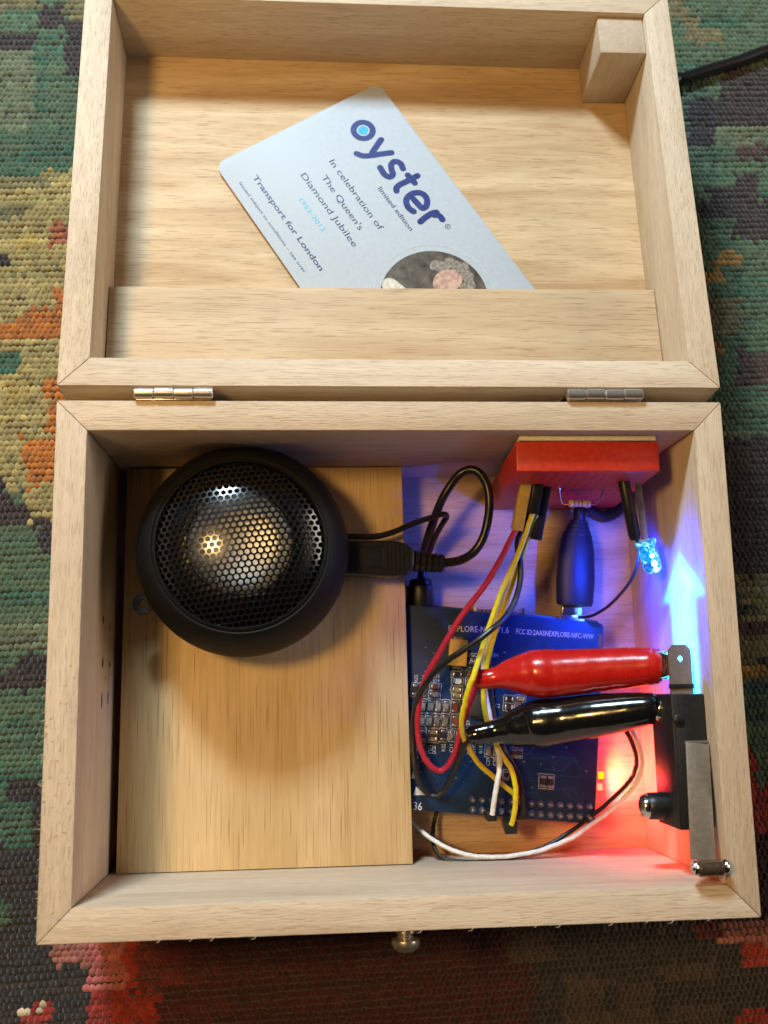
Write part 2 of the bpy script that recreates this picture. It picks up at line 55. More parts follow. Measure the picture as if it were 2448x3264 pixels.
# ------------------------------------------------------------------ materials
def nt(name):
    m = bpy.data.materials.new(name); m.use_nodes = True
    t = m.node_tree; return m, t.nodes, t.links, t.nodes['Principled BSDF']
def lin(h):
    return tuple((c/12.92 if c <= .04045 else ((c+.055)/1.055)**2.4) for c in h)
def pm(name, c, rough=.5, metal=0.0, var=.12, scale=900, bump=0.0, bscale=4000, coat=0.0, spec=.5, emis=None, es=0.0, trans=0.0, alpha=None):
    m, N, L, P = nt(name)
    tc = N.new('ShaderNodeTexCoord'); no = N.new('ShaderNodeTexNoise'); no.inputs['Scale'].default_value = scale; no.inputs['Detail'].default_value = 4
    L.new(tc.outputs['Object'], no.inputs['Vector'])
    rp = N.new('ShaderNodeValToRGB'); rp.color_ramp.elements[0].position = .3; rp.color_ramp.elements[1].position = .7
    rp.color_ramp.elements[0].color = tuple(x*(1-var) for x in c)+(1,); rp.color_ramp.elements[1].color = tuple(min(1, x*(1+var)) for x in c)+(1,)
    L.new(no.outputs['Fac'], rp.inputs['Fac']); L.new(rp.outputs['Color'], P.inputs['Base Color'])
    mr = N.new('ShaderNodeMapRange'); mr.inputs['To Min'].default_value = max(.02, rough-.08); mr.inputs['To Max'].default_value = min(1, rough+.1)
    L.new(no.outputs['Fac'], mr.inputs['Value']); L.new(mr.outputs['Result'], P.inputs['Roughness'])
    P.inputs['Metallic'].default_value = metal; P.inputs['Specular IOR Level'].default_value = spec
    P.inputs['Coat Weight'].default_value = coat; P.inputs['Coat Roughness'].default_value = .12; P.inputs['Transmission Weight'].default_value = trans
    if emis: P.inputs['Emission Color'].default_value = tuple(emis)+(1,); P.inputs['Emission Strength'].default_value = es
    if bump:
        n2 = N.new('ShaderNodeTexNoise'); n2.inputs['Scale'].default_value = bscale; n2.inputs['Detail'].default_value = 3
        b = N.new('ShaderNodeBump'); b.inputs['Strength'].default_value = bump; b.inputs['Distance'].default_value = .0002
        L.new(tc.outputs['Object'], n2.inputs['Vector']); L.new(n2.outputs['Fac'], b.inputs['Height']); L.new(b.outputs['Normal'], P.inputs['Normal'])
    return m
def wood(name, axis, dark, light, pore=(.30, .20, .12), pored=.5, rough=.62, fuzz=.25, wave=.5, pal=210, pth=.575):
    m, N, L, P = nt(name)
    tc = N.new('ShaderNodeTexCoord'); oi = N.new('ShaderNodeObjectInfo')
    ad = N.new('ShaderNodeVectorMath'); ad.operation = 'MULTIPLY_ADD'
    cv = N.new('ShaderNodeCombineXYZ')
    for i in range(3): L.new(oi.outputs['Random'], cv.inputs[i])
    L.new(cv.outputs[0], ad.inputs[0]); ad.inputs[1].default_value = (1.3, 1.7, 2.1); L.new(tc.outputs['Object'], ad.inputs[2])
    def noise(along, across, det, dist=0.0, rgh=.55):
        mp = N.new('ShaderNodeMapping'); sc = [across]*3; sc[axis] = along
        mp.inputs['Scale'].default_value = sc; L.new(ad.outputs[0], mp.inputs['Vector'])
        n = N.new('ShaderNodeTexNoise'); n.inputs['Scale'].default_value = 1; n.inputs['Detail'].default_value = det; n.inputs['Distortion'].default_value = dist; n.inputs['Roughness'].default_value = rgh
        L.new(mp.outputs[0], n.inputs['Vector']); return n.outputs['Fac']
    g = noise(9, 95, 5, wave)
    rp = N.new('ShaderNodeValToRGB'); e = rp.color_ramp.elements
    e[0].position = .33; e[1].position = .66; e[0].color = dark+(1,); e[1].color = light+(1,)
    L.new(g, rp.inputs['Fac'])
    fine = noise(60, 900, 3)
    mr = N.new('ShaderNodeMapRange'); mr.inputs['From Min'].default_value = .3; mr.inputs['From Max'].default_value = .7; mr.inputs['To Min'].default_value = .90; mr.inputs['To Max'].default_value = 1.06
    L.new(fine, mr.inputs['Value'])
    mu = N.new('ShaderNodeMix'); mu.data_type = 'RGBA'; mu.blend_type = 'MULTIPLY'; mu.inputs['Factor'].default_value = 1
    L.new(rp.outputs['Color'], mu.inputs[6]); L.new(mr.outputs[0], mu.inputs[7])
    po = noise(pal, 3000, 2, .25)
    pr = N.new('ShaderNodeValToRGB'); q = pr.color_ramp.elements; q[0].position = pth; q[1].position = pth+.09; q[0].color = (0, 0, 0, 1); q[1].color = (pored,)*3+(1,)
    L.new(po, pr.inputs['Fac'])
    mx = N.new('ShaderNodeMix'); mx.data_type = 'RGBA'; L.new(pr.outputs['Color'], mx.inputs['Factor']); L.new(mu.outputs[2], mx.inputs[6]); mx.inputs[7].default_value = pore+(1,)
    L.new(mx.outputs[2], P.inputs['Base Color']); P.inputs['Roughness'].default_value = rough; P.inputs['Specular IOR Level'].default_value = .35
    fz = noise(420, 2600, 3)
    b = N.new('ShaderNodeBump'); b.inputs['Strength'].default_value = fuzz; b.inputs['Distance'].default_value = .00025
    sm = N.new('ShaderNodeMath'); sm.operation = 'SUBTRACT'; L.new(fz, sm.inputs[0]); L.new(pr.outputs['Color'], sm.inputs[1]); L.new(sm.outputs[0], b.inputs['Height']); L.new(b.outputs['Normal'], P.inputs['Normal'])
    return m
WX = wood('pale_wood_x', 0, (.54, .415, .29), (.67, .545, .405), pored=.38, fuzz=.5)
WY = wood('pale_wood_y', 1, (.54, .415, .29), (.67, .545, .405), pored=.3, fuzz=.8)
WP = wood('honey_wood_panel', 0, (.46, .30, .155), (.65, .485, .295), pore=(.30, .17, .08), pored=.6, wave=1.3, pal=150)
WS = wood('pocket_wood', 0, (.48, .34, .20), (.60, .46, .30), pore=(.30, .18, .10), pored=.65, pal=120)
WPL = wood('plywood', 1, (.59, .41, .20), (.69, .50, .275), pore=(.36, .21, .09), pored=.8, wave=.2, pal=45, pth=.59)
WB = wood('block_wood', 2, (.44, .34, .24), (.54, .43, .32), pored=.2, fuzz=.5)
M = dict(
 rubber=pm('black_rubber', (.004, .004, .0045), .6, bump=.15, spec=.22),
 gloss_black=pm('glossy_black_vinyl', (.006, .006, .006), .14, var=.2, scale=600, spec=.6, coat=.3, bump=.10, bscale=900),
 gloss_red=pm('glossy_red_vinyl', (.50, .012, .008), .24, var=.12, scale=500, spec=.45, coat=.2, bump=.12, bscale=900),
 black=pm('black_plastic', (.010, .010, .011), .38, bump=.1),
 scuffed=pm('scuffed_black_plastic', (.008, .008, .009), .48, bump=.35, bscale=2500),
 cable=pm('black_cable', (.010, .009, .009), .33),
 grille=pm('black_metal_grille', (.006, .006, .007), .20, metal=0.0, var=.1, coat=1.0, spec=.8),
 silver=pm('speaker_cone_silver', (.85, .83, .80), .45, metal=.95),
 steel=pm('nickel_steel', (.62, .60, .57), .16, metal=1.0, var=.08),
 dull=pm('scratched_tin', (.25, .21, .165), .42, metal=.45, bump=.25, bscale=3000),
 gold=pm('gold_contact', (.75, .50, .18), .3, metal=.9),
 brass=pm('tan_plastic', (.50, .33, .08), .38),
 redbb=pm('red_breadboard_plastic', (.52, .030, .012), .42, bump=.05),
 foam=pm('cream_foam_tape', (.72, .66, .52), .8),
 pcb=pm('blue_solder_mask', (.004, .023, .074), .42, var=.25, scale=300, coat=0.0, spec=.35),
 pi=pm('dark_green_board', (.012, .05, .022), .4),
 silk=pm('white_ink', (.62, .64, .66), .6),
 ceramic=pm('tan_ceramic', (.30, .24, .15), .4), capm=pm('grey_ceramic', (.26, .235, .18), .35), brownr=pm('brown_ceramic', (.22, .055, .025), .4),
 darkr=pm('dark_resistor', (.03, .026, .024), .4), whitel=pm('white_ceramic', (.75, .74, .76), .35), solder=pm('solder', (.55, .55, .56), .28, metal=.9),
 tant=pm('yellow_tantalum', (.62, .32, .035), .4), chip=pm('chip_plastic', (.022, .023, .024), .5, bump=.2),
 wred=pm('red_insulation', (.42, .012, .035), .35), wyel=pm('yellow_insulation', (.72, .58, .012), .32), wwht=pm('white_insulation', (.78, .78, .76), .35), wblk=pm('black_insulation', (.010, .009, .009), .35),
 resb=pm('resistor_beige', (.50, .36, .20), .45), resd=pm('resistor_band', (.18, .07, .03), .45), lead=pm('tinned_lead', (.72, .68, .62), .2, metal=1.0),
 card=pm('card_plastic', (.43, .48, .54), .52, var=.04, spec=.3), navy=pm('navy_ink', (.010, .020, .16), .4, var=.2), navy2=pm('dark_navy_ink', (.025, .035, .11), .45), cyan=pm('cyan_ink', (.03, .38, .58), .4),
 ring=pm('pale_blue_emboss', (.44, .52, .60), .3), taupe=pm('taupe_print', (.095, .08, .065), .3, var=.45, scale=450), skin=pm('peach_print', (.46, .29, .225), .4, var=.35, scale=900), hair=pm('grey_brown_print', (.23, .195, .16), .4, var=.5, scale=1500), cloth=pm('cream_print', (.55, .52, .44), .4, var=.3),
 usbblk=pm('navy_black_rubber', (.008, .009, .016), .5, bump=.1),
)
# ------------------------------------------------------------------ mesh helpers (all coordinates in units; z up; rug at 0)
POS = {}
class MB:
    def __init__(s): s.v = []; s.f = []
    def add(s, vs, fs):
        k = len(s.v); s.v += [tuple(map(float, p)) for p in vs]; s.f += [tuple(i+k for i in q) for q in fs]; return s
    def hexa(s, p):      # 8 points: bottom ring 0-3, top ring 4-7
        return s.add(p, [(3, 2, 1, 0), (4, 5, 6, 7), (0, 1, 5, 4), (1, 2, 6, 5), (2, 3, 7, 6), (3, 0, 4, 7)])
    def box(s, x0, x1, y0, y1, z0, z1):
        return s.hexa([(x0, y0, z0), (x1, y0, z0), (x1, y1, z0), (x0, y1, z0), (x0, y0, z1), (x1, y0, z1), (x1, y1, z1), (x0, y1, z1)])
    def prism(s, poly, f0, f1):    # poly list of 2-d points, f0/f1 map (a,b)->3-d bottom/top
        n = len(poly); a = [f0(*p) for p in poly]; b = [f1(*p) for p in poly]
        return s.add(a+b, [tuple(range(n-1, -1, -1)), tuple(range(n, 2*n))]+[(i, (i+1) % n, n+(i+1) % n, n+i) for i in range(n)])
    def sweep(s, pts, rad, seg=10, flat=None, cap=True):
        P = [Vector(p) for p in pts]; n = len(P); rad = [rad]*n if not hasattr(rad, '__len__') else rad
        T = [(P[min(i+1, n-1)]-P[max(i-1, 0)]).normalized() for i in range(n)]
        u = T[0].orthogonal().normalized(); vs = []
        if flat is not None: u = (Vector(flat)-T[0]*Vector(flat).dot(T[0])).normalized()
        for i in range(n):
            u = (u-T[i]*u.dot(T[i])).normalized(); w = T[i].cross(u)
            r = rad[i]; ru, rw = (r if hasattr(r, '__len__') else (r, r))
            for k in range(seg):
                a = 2*math.pi*k/seg; vs.append(P[i]+u*(math.cos(a)*ru)+w*(math.sin(a)*rw))
        fs = [(i*seg+k, i*seg+(k+1) % seg, (i+1)*seg+(k+1) % seg, (i+1)*seg+k) for i in range(n-1) for k in range(seg)]
        if cap: fs += [tuple(range(seg-1, -1, -1)), tuple((n-1)*seg+k for k in range(seg))]
        return s.add(vs, fs)
    def lathe(s, prof, c, axis=(0, 0, 1), seg=48):      # prof: (r, h) along axis from c
        ax = Vector(axis).normalized(); u = ax.orthogonal().normalized(); w = ax.cross(u); c = Vector(c); vs = []; ring = []
        for r, h in prof:
            if r < 1e-6: ring.append([len(vs)]); vs.append(c+ax*h)
            else:
                ring.append(list(range(len(vs), len(vs)+seg)))
                vs += [c+ax*h+u*(r*math.cos(2*math.pi*k/seg))+w*(r*math.sin(2*math.pi*k/seg)) for k in range(seg)]
        fs = []
        for a, b in zip(ring, ring[1:]):
            for k in range(seg):
                k2 = (k+1) % seg
                if len(a) == 1 and len(b) == 1: continue
                if len(a) == 1: fs.append((a[0], b[k2], b[k]))
                elif len(b) == 1: fs.append((a[k], a[k2], b[0]))
                else: fs.append((a[k], a[k2], b[k2], b[k]))
        return s.add(vs, fs)
    def obox(s, p, q, wdir, hw, hh):       # box from p to q, half width hw along wdir, half height hh
        p, q = Vector(p), Vector(q); t = (q-p).normalized(); w = Vector(wdir); w = (w-t*w.dot(t)).normalized(); h = t.cross(w)
        return s.hexa([p-w*hw-h*hh, p+w*hw-h*hh, p+w*hw+h*hh, p-w*hw+h*hh, q-w*hw-h*hh, q+w*hw-h*hh, q+w*hw+h*hh, q-w*hw+h*hh])
    def mesh(s, name, origin, bevel=0.0, seg=2, angle=35, smooth=True):
        me = bpy.data.meshes.new(name); o = np.array(origin)
        me.from_pydata([tuple((np.array(p)-o)*S) for p in s.v], [], s.f)
        bm = bmesh.new(); bm.from_mesh(me)
        bmesh.ops.recalc_face_normals(bm, faces=bm.faces[:])
        if bevel:
            ed = [e for e in bm.edges if len(e.link_faces) == 2 and e.calc_face_angle(0) > math.radians(25)]
            bmesh.ops.bevel(bm, geom=ed, offset=bevel*S, offset_type='OFFSET', segments=seg, profile=.5, affect='EDGES', clamp_overlap=True)
        bm.to_mesh(me); bm.free()
        if smooth:
            me.polygons.foreach_set('use_smooth', [True]*len(me.polygons)); me.set_sharp_from_angle(angle=math.radians(angle))
        me.update(); return me
    def build(s, name, mat, parent=None, origin=None, **kw):
        if origin is None:
            a = np.array(s.v); lo, hi = a.min(0), a.max(0); origin = ((lo[0]+hi[0])/2, (lo[1]+hi[1])/2, lo[2])
        me = s.mesh(name, origin, **kw); me.materials.append(mat)
        return place(name, me, origin, parent)
def place(name, me, origin, parent=None, rz=0.0):
    o = bpy.data.objects.new(name, me); COL.objects.link(o)
    pw = POS[parent.name] if parent else np.zeros(3)
    o.location = tuple((np.array(origin)-pw)*S); o.rotation_euler = (0, 0, rz)
    if parent: o.parent = parent
    POS[o.name] = np.array(origin, float); return o
def tag(o, label, cat, group=None):
    o['label'] = label; o['category'] = cat
    if group: o['group'] = group
    return o
def thing(name, loc, label, cat, group=None):
    o = bpy.data.objects.new(name, None); COL.objects.link(o); o.empty_display_size = .005; o.location = tuple(np.array(loc)*S); POS[o.name] = np.array(loc, float)
    return tag(o, label, cat, group)
def sub(name, parent, loc):      # a part that only holds sub-parts
    o = bpy.data.objects.new(name, None); COL.objects.link(o); o.empty_display_size = .005; o.parent = parent; o.location = tuple((np.array(loc)-POS[parent.name])*S); POS[o.name] = np.array(loc, float); return o
def curve(pts, n=6):             # Catmull-Rom
    P = [np.array(p, float) for p in pts]; P = [2*P[0]-P[1]]+P+[2*P[-1]-P[-2]]; out = []
    for i in range(1, len(P)-2):
        for k in range(n):
            t = k/n; a, b, c, d = P[i-1:i+3]
            out.append(.5*((2*b)+(c-a)*t+(2*a-5*b+4*c-d)*t*t+(3*b-a-3*c+d)*t**3))
    out.append(P[-2]); return out
def text_mesh(s, p0, p1, cap, frame, lift, offs=0.0, res=2, origin=None):
    """flat lettering from p0 to p1 (2-d), cap height cap; frame(a,b,h)->3-d"""
    cu = bpy.data.curves.new('lettering', 'FONT'); cu.body = s; cu.size = 1.0; cu.resolution_u = res; cu.offset = offs
    tmp = bpy.data.objects.new('tmp', cu); COL.objects.link(tmp); dg = bpy.context.evaluated_depsgraph_get(); dg.update()
    me = bpy.data.meshes.new_from_object(tmp.evaluated_get(dg)); bpy.data.objects.remove(tmp); bpy.data.curves.remove(cu)
    v = np.array([x.co[:2] for x in me.vertices]); lo, hi = v[:, 0].min(), v[:, 0].max()
    p0, p1 = np.array(p0), np.array(p1); d = p1-p0; L = np.linalg.norm(d); d = d/L; up = np.array([-d[1], d[0]])
    mb = MB(); mb.add([frame(*(p0+d*((x-lo)/(hi-lo)*L)+up*(y*cap/.72)), lift) for x, y in v], [tuple(p.vertices) for p in me.polygons])
    bpy.data.meshes.remove(me); return mb
# ------------------------------------------------------------------ the rug
rug_mb = MB().add([(-900, -1000, 0), (1100, -1000, 0), (1100, 1000, 0), (-900, 1000, 0)], [(0, 1, 2, 3)])
rug = rug_mb.build('rug', pm('rug_backing', (.030, .026, .022), .95, var=.4, scale=300), origin=(100, 0, 0)); rug['kind'] = 'structure'
tag(rug, 'flat woven kilim rug in green, yellow, orange, red and dark brown blocks', 'rug')
DYES = dict(green=(.055, .112, .060), teal=(.028, .100, .060), teal2=(.018, .060, .052), sage=(.120, .150, .085), green2=(.02, .07, .03), olive=(.145, .130, .055), yellow=(.320, .258, .095), yellow2=(.33, .25, .07), orange=(.42, .135, .012), rust=(.33, .10, .04), ochre=(.30, .16, .03), dark=(.026, .017, .017), dark2=(.024, .018, .015), brown=(.060, .032, .024), taupe=(.055, .036, .028), navy=(.010, .025, .05), red=(.30, .020, .010), red_shaded=(.12, .011, .010), maroon=(.050, .006, .008), maroon_shaded=(.065, .007, .008), pink=(.42, .11, .10), pink2=(.34, .12, .09), cream=(.60, .50, .33))  # front reds and maroons darkened: the box's shadow is put into their colour
px, py = 2.0, 2.22; tilt = 0.022
xs = np.arange(-125, 345, px); ys = np.arange(-285, 275, py)
gx, gy = np.meshgrid(xs, ys); row = np.repeat(np.arange(len(ys))[:, None], len(xs), 1)
gx = gx+(row % 2)*px*.5+rng.normal(0, .12, gx.shape); gy = gy+rng.normal(0, .10, gy.shape)+.35*np.sin(gx*.05+row*.9)
wx = 100+(gx-100)*math.cos(tilt)-gy*math.sin(tilt); wy = (gx-100)*math.sin(tilt)+gy*math.cos(tilt)
keep = ~((wx > 6) & (wx < 194) & (wy > -145) & (wy < -6)); wx, wy, row = wx[keep], wy[keep], row[keep]
n = len(wx); colr = np.tile(np.array(DYES['green']), (n, 1))
jit = rng.normal(0, .9, n); ky = rng.normal(0, .5, n)
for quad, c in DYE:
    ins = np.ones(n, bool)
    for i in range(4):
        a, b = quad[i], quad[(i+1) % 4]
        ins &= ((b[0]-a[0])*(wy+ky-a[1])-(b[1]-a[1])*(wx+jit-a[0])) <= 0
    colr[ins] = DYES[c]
rowv = rng.lognormal(0, .12, row.max()+1)[row]; colr = colr*(rowv*rng.lognormal(0, .15, n))[:, None]
# abrash: drifting hue along the rows
dr = .5+.5*np.sin(wx*.07+np.sin(row*1.7)*2.2+row*.31); gm = (colr[:, 1] > colr[:, 0]*1.15)
colr[gm] = colr[gm]*(1-.35*dr[gm, None])+np.array([.12, .135, .07])*.35*dr[gm, None]
colr = np.clip(colr, .003, .8)
K = 7; ang = np.arange(K)*2*math.pi/K; a0, b0 = 1.34, 1.42
rx = a0*rng.uniform(.8, 1.15, n); ry = b0*rng.uniform(.8, 1.2, n); hz = rng.uniform(.5, 1.05, n); rot = rng.normal(0, .30, n)
V = np.zeros((n, 2*K+1, 3)); ca, sa = np.cos(rot), np.sin(rot)
for lv, (rr_, zz) in enumerate(((1.0, .05), (.66, .78))):
    ex = rr_*np.outer(rx, np.cos(ang))*(1-.38*np.sin(ang)); ey = rr_*np.outer(ry, np.sin(ang))
    V[:, lv*K:(lv+1)*K, 0] = wx[:, None]+ex*ca[:, None]-ey*sa[:, None]; V[:, lv*K:(lv+1)*K, 1] = wy[:, None]+ex*sa[:, None]+ey*ca[:, None]; V[:, lv*K:(lv+1)*K, 2] = (hz*zz)[:, None]
V[:, 2*K, 0] = wx; V[:, 2*K, 1] = wy+.35; V[:, 2*K, 2] = hz
base = (np.arange(n)*(2*K+1))[:, None]; k = np.arange(K); k2 = (k+1) % K
quads = np.stack([k, k2, K+k2, K+k], 1); tris = np.stack([K+k, K+k2, np.full(K, 2*K)], 1)
QI = (base[:, :, None]+quads[None]).reshape(-1, 4); TI = (base[:, :, None]+tris[None]).reshape(-1, 3)
me = bpy.data.meshes.new('weave'); me.vertices.add(n*(2*K+1)); me.vertices.foreach_set('co', (V.reshape(-1, 3)*S-np.array([100*S, 0, 0])).ravel())
nl = QI.size+TI.size; me.loops.add(nl); me.loops.foreach_set('vertex_index', np.concatenate([QI.ravel(), TI.ravel()]).astype(np.int32))
npoly = len(QI)+len(TI); me.polygons.add(npoly); ls = np.concatenate([np.arange(len(QI))*4, QI.size+np.arange(len(TI))*3]).astype(np.int32); me.polygons.foreach_set('loop_start', ls)
me.polygons.foreach_set('use_smooth', np.ones(npoly, bool)); me.update(calc_edges=True); me.validate()
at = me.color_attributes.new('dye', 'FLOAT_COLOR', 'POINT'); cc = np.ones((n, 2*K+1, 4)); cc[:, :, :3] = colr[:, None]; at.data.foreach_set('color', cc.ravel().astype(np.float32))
m, N, L, P = nt('dyed_wool')
ca_ = N.new('ShaderNodeAttribute'); ca_.attribute_name = 'dye'
tc = N.new('ShaderNodeTexCoord'); no = N.new('ShaderNodeTexNoise'); no.inputs['Scale'].default_value = 1; no.inputs['Detail'].default_value = 3; mpw = N.new('ShaderNodeMapping'); mpw.inputs['Scale'].default_value = (5200, 1500, 2500); mpw.inputs['Rotation'].default_value = (0, 0, .3); L.new(tc.outputs['Object'], mpw.inputs['Vector']); L.new(mpw.outputs[0], no.inputs['Vector'])
mr = N.new('ShaderNodeMapRange'); mr.inputs['To Min'].default_value = .55; mr.inputs['To Max'].default_value = 1.45; L.new(no.outputs['Fac'], mr.inputs['Value'])
mu = N.new('ShaderNodeMix'); mu.data_type = 'RGBA'; mu.blend_type = 'MULTIPLY'; mu.inputs['Factor'].default_value = 1; L.new(ca_.outputs['Color'], mu.inputs[6]); L.new(mr.outputs[0], mu.inputs[7])
L.new(mu.outputs[2], P.inputs['Base Color']); P.inputs['Roughness'].default_value = .88; P.inputs['Specular IOR Level'].default_value = .18; P.inputs['Sheen Weight'].default_value = .5
bp = N.new('ShaderNodeBump'); bp.inputs['Strength'].default_value = .8; bp.inputs['Distance'].default_value = .0004; L.new(no.outputs['Fac'], bp.inputs['Height']); L.new(bp.outputs['Normal'], P.inputs['Normal'])
me.materials.append(m); wv = place('weave', me, (100, 0, 0), rug); wv['kind'] = 'stuff'
# loose wool hairs standing off the weave
nh = 14000; pick = rng.choice(n, nh); hx0 = wx[pick]+rng.normal(0, .8, nh); hy0 = wy[pick]+rng.normal(0, .8, nh); ha = rng.uniform(0, 6.28, nh); hl = rng.uniform(.8, 3.4, nh); bend = rng.normal(0, .7, nh); ht = rng.uniform(.2, 1.5, nh)
HV = np.zeros((nh, 4, 3, 3))
for q_ in range(4):
    t_ = q_/3; a_ = ha+bend*t_; cx = hx0+np.cos(a_)*hl*t_; cy = hy0+np.sin(a_)*hl*t_; cz = .9+ht*np.sin(t_*2.6)
    for k_ in range(3):
        an = k_*2.094; w_ = .055*(1-.6*t_); HV[:, q_, k_, 0] = cx-np.sin(a_)*w_*math.cos(an); HV[:, q_, k_, 1] = cy+np.cos(a_)*w_*math.cos(an); HV[:, q_, k_, 2] = cz+w_*math.sin(an)
fq = np.array([(q_*3+k_, q_*3+(k_+1) % 3, (q_+1)*3+(k_+1) % 3, (q_+1)*3+k_) for q_ in range(3) for k_ in range(3)])
FQ = ((np.arange(nh)*12)[:, None, None]+fq[None]).reshape(-1, 4)
me = bpy.data.meshes.new('loose_hairs'); me.from_pydata((HV.reshape(-1, 3)*S-np.array([100*S, 0, 0])).tolist(), [], FQ.tolist())
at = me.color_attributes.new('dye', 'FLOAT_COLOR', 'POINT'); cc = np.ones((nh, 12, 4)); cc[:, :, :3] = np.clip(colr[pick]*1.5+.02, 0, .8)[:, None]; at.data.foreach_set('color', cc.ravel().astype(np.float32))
me.materials.append(m); hv = place('loose_hairs', me, (100, 0, 0), rug); hv['kind'] = 'stuff'
# ------------------------------------------------------------------ the wooden box
Wd, Dp, Tk, Hb = 200.0, 150.5, 9.0, 72.0
box = thing('wooden_box', (100, -75, 0.9), 'open pale wooden box with mitred corners and its hinged lid folded back', 'box')
def board(poly, f0, f1, name, mat, parent, bevel=.35):
    return MB().prism(poly, f0, f1).build(name, mat, parent, bevel=bevel)
Z0, Z1 = 0.9, Hb
bz = lambda x, y: (x, y, Z0); tz = lambda x, y: (x, y, Z1); G = .06
board([(G, 0), (Wd-G, 0), (Wd-Tk-G, -Tk), (Tk+G, -Tk)], bz, tz, 'back_wall', WX, box)
board([(G, -Dp), (Wd-G, -Dp), (Wd-Tk-G, -Dp+Tk), (Tk+G, -Dp+Tk)], bz, tz, 'front_wall', WX, box)
board([(0, -G), (Tk, -Tk-G), (Tk, -Dp+Tk+G), (0, -Dp+G)], bz, tz, 'side_wall', WY, box)
board([(Wd, -G), (Wd-Tk, -Tk-G), (Wd-Tk, -Dp+Tk+G), (Wd, -Dp+G)], bz, tz, 'side_wall', WY, box)
MB().box(Tk+.05, Wd-Tk-.05, -Dp+Tk+.05, -Tk-.05, 1.0, 4.1).build('bottom_panel', WP, box)
lg, ldz, la = LID['g'], LID['dz'], LID['a']; ca, sa = math.cos(la), math.sin(la)
def LP(x, v, w): return (x, lg+v*ca-w*sa, Hb+ldz-v*sa-w*ca)
lid = sub('lid', box, LP(100, 75, 31))
Dl, Dw = 27.8, 31.0
l0 = lambda x, v: LP(x, v, Dw); l1 = lambda x, v: LP(x, v, 0)
board([(G, 0), (Wd-G, 0), (Wd-Tk-G, Tk), (Tk+G, Tk)], l0, l1, 'hinge_side_wall', WX, lid)
board([(G, Dp), (Wd-G, Dp), (Wd-Tk-G, Dp-Tk), (Tk+G, Dp-Tk)], l0, l1, 'far_wall', WX, lid)
board([(0, G), (Tk, Tk+G), (Tk, Dp-Tk-G), (0, Dp-G)], l0, l1, 'side_wall', WY, lid)
board([(Wd, G), (Wd-Tk, Tk+G), (Wd-Tk, Dp-Tk-G), (Wd, Dp-G)], l0, l1, 'side_wall', WY, lid)
board([(Tk+.05, Tk+.05), (Wd-Tk-.05, Tk+.05), (Wd-Tk-.05, Dp-Tk-.05), (Tk+.05, Dp-Tk-.05)], lambda x, v: LP(x, v, Dw-.1), lambda x, v: LP(x, v, Dl), 'lid_panel', WP, lid, bevel=0)
board([(Tk+.4, Tk+.1), (190.7, Tk+.1), (190.7, 44.9), (Tk+.2, 43.9)], lambda x, v: LP(x, v, 24), lambda x, v: LP(x, v, 20), 'pocket_strip', WS, lid, bevel=.2)
for xx in (Tk+.3, 184.0):
    board([(xx, Tk+.2), (xx+5, Tk+.2), (xx+5, 40), (xx, 40)], lambda x, v: LP(x, v, Dl-.02), lambda x, v: LP(x, v, 24.02), 'pocket_spacer', WS, lid, bevel=0)
board([(174.6, 126.2), (190.9, 126.4), (190.9, 141.3), (174.6, 141.3)], lambda x, v: LP(x, v, Dl-.03), lambda x, v: LP(x, v, 2.0), 'corner_block', WB, lid, bevel=.7)
MH = pm('hinge_nickel', (.62, .58, .53), .30, metal=.85)
for (xa, xb) in ((22.4, 45.4), (151.7, 175.2)):
    hg = sub('hinge', box, ((xa+xb)/2, 2.0, 68))
    for k in range(4):
        w = (xb-xa)/4
        MB().lathe([(0, 0), (1.35, 0), (1.62, .3), (1.66, w/2), (1.62, w-.35), (1.35, w-.05), (0, w-.05)], (xa+k*w, 1.95+.12*(k % 2), 72.75+.1*(k % 2)), (1, 0, 0), 20).build('knuckle', MH, hg)
    MB().box(xa+.5, xb-.5, .12, .75, 60, 72.2).build('leaf', MH, hg, bevel=.1)
    MB().box(xa+.5, xb-.5, 2.75, 3.3, 61, 72.4).build('leaf', MH, hg, bevel=.1)
cl = sub('clasp', box, (99.8, -153, 58))
MB().box(94.5, 105.5, -151.5, -150.52, 52, 68).build('clasp_plate', MH, cl, bevel=.3)
MB().lathe([(0, 0), (3.0, 0), (3.1, 1.2), (2.2, 1.9), (2.2, 2.6), (3.9, 3.2), (4.1, 4.2), (3.6, 5.5), (2.3, 6.5), (0, 6.9)], (99.9, -151.4, 63), (0, -1, 0), 28).build('knob', MH, cl)
for (yk, zk, hy, hz_) in KNOTS: MB().add([(9.02, yk+hy*math.cos(2*math.pi*q/14), zk+hz_*math.sin(2*math.pi*q/14)) for q in range(14)], [tuple(range(14))]).build('knot_mark', pm('brown_knot', (.10, .055, .028), .7), box, smooth=False)
# fibres torn up along the sawn rims
fb = MB()
for k in range(70):
    y = -75-70*random.random()**.7; x = random.uniform(.2, 1.2) if k % 2 else random.uniform(.3, 8)
    a = random.uniform(-.6, .6); l = random.uniform(.5, 1.7); z = Hb+.03; dx = -math.cos(a)*l if x < 1.3 else math.cos(a)*l*.6
    fb.sweep([(x, y, z), (x+dx*.5, y+math.sin(a)*l*.5, z+.15), (x+dx, y+math.sin(a)*l, z+.1)], [.10, .08, .03], 4)
for k in range(14):
    x = random.uniform(20, 195); l = random.uniform(.6, 1.6); fb.sweep([(x, -Dp+.2, Hb), (x-l*.4, -Dp-l*.3, Hb+.1), (x-l, -Dp-l*.35, Hb)], [.1, .08, .03], 4)
fo = fb.build('wood_fibres', WX, box); fo['kind'] = 'stuff'
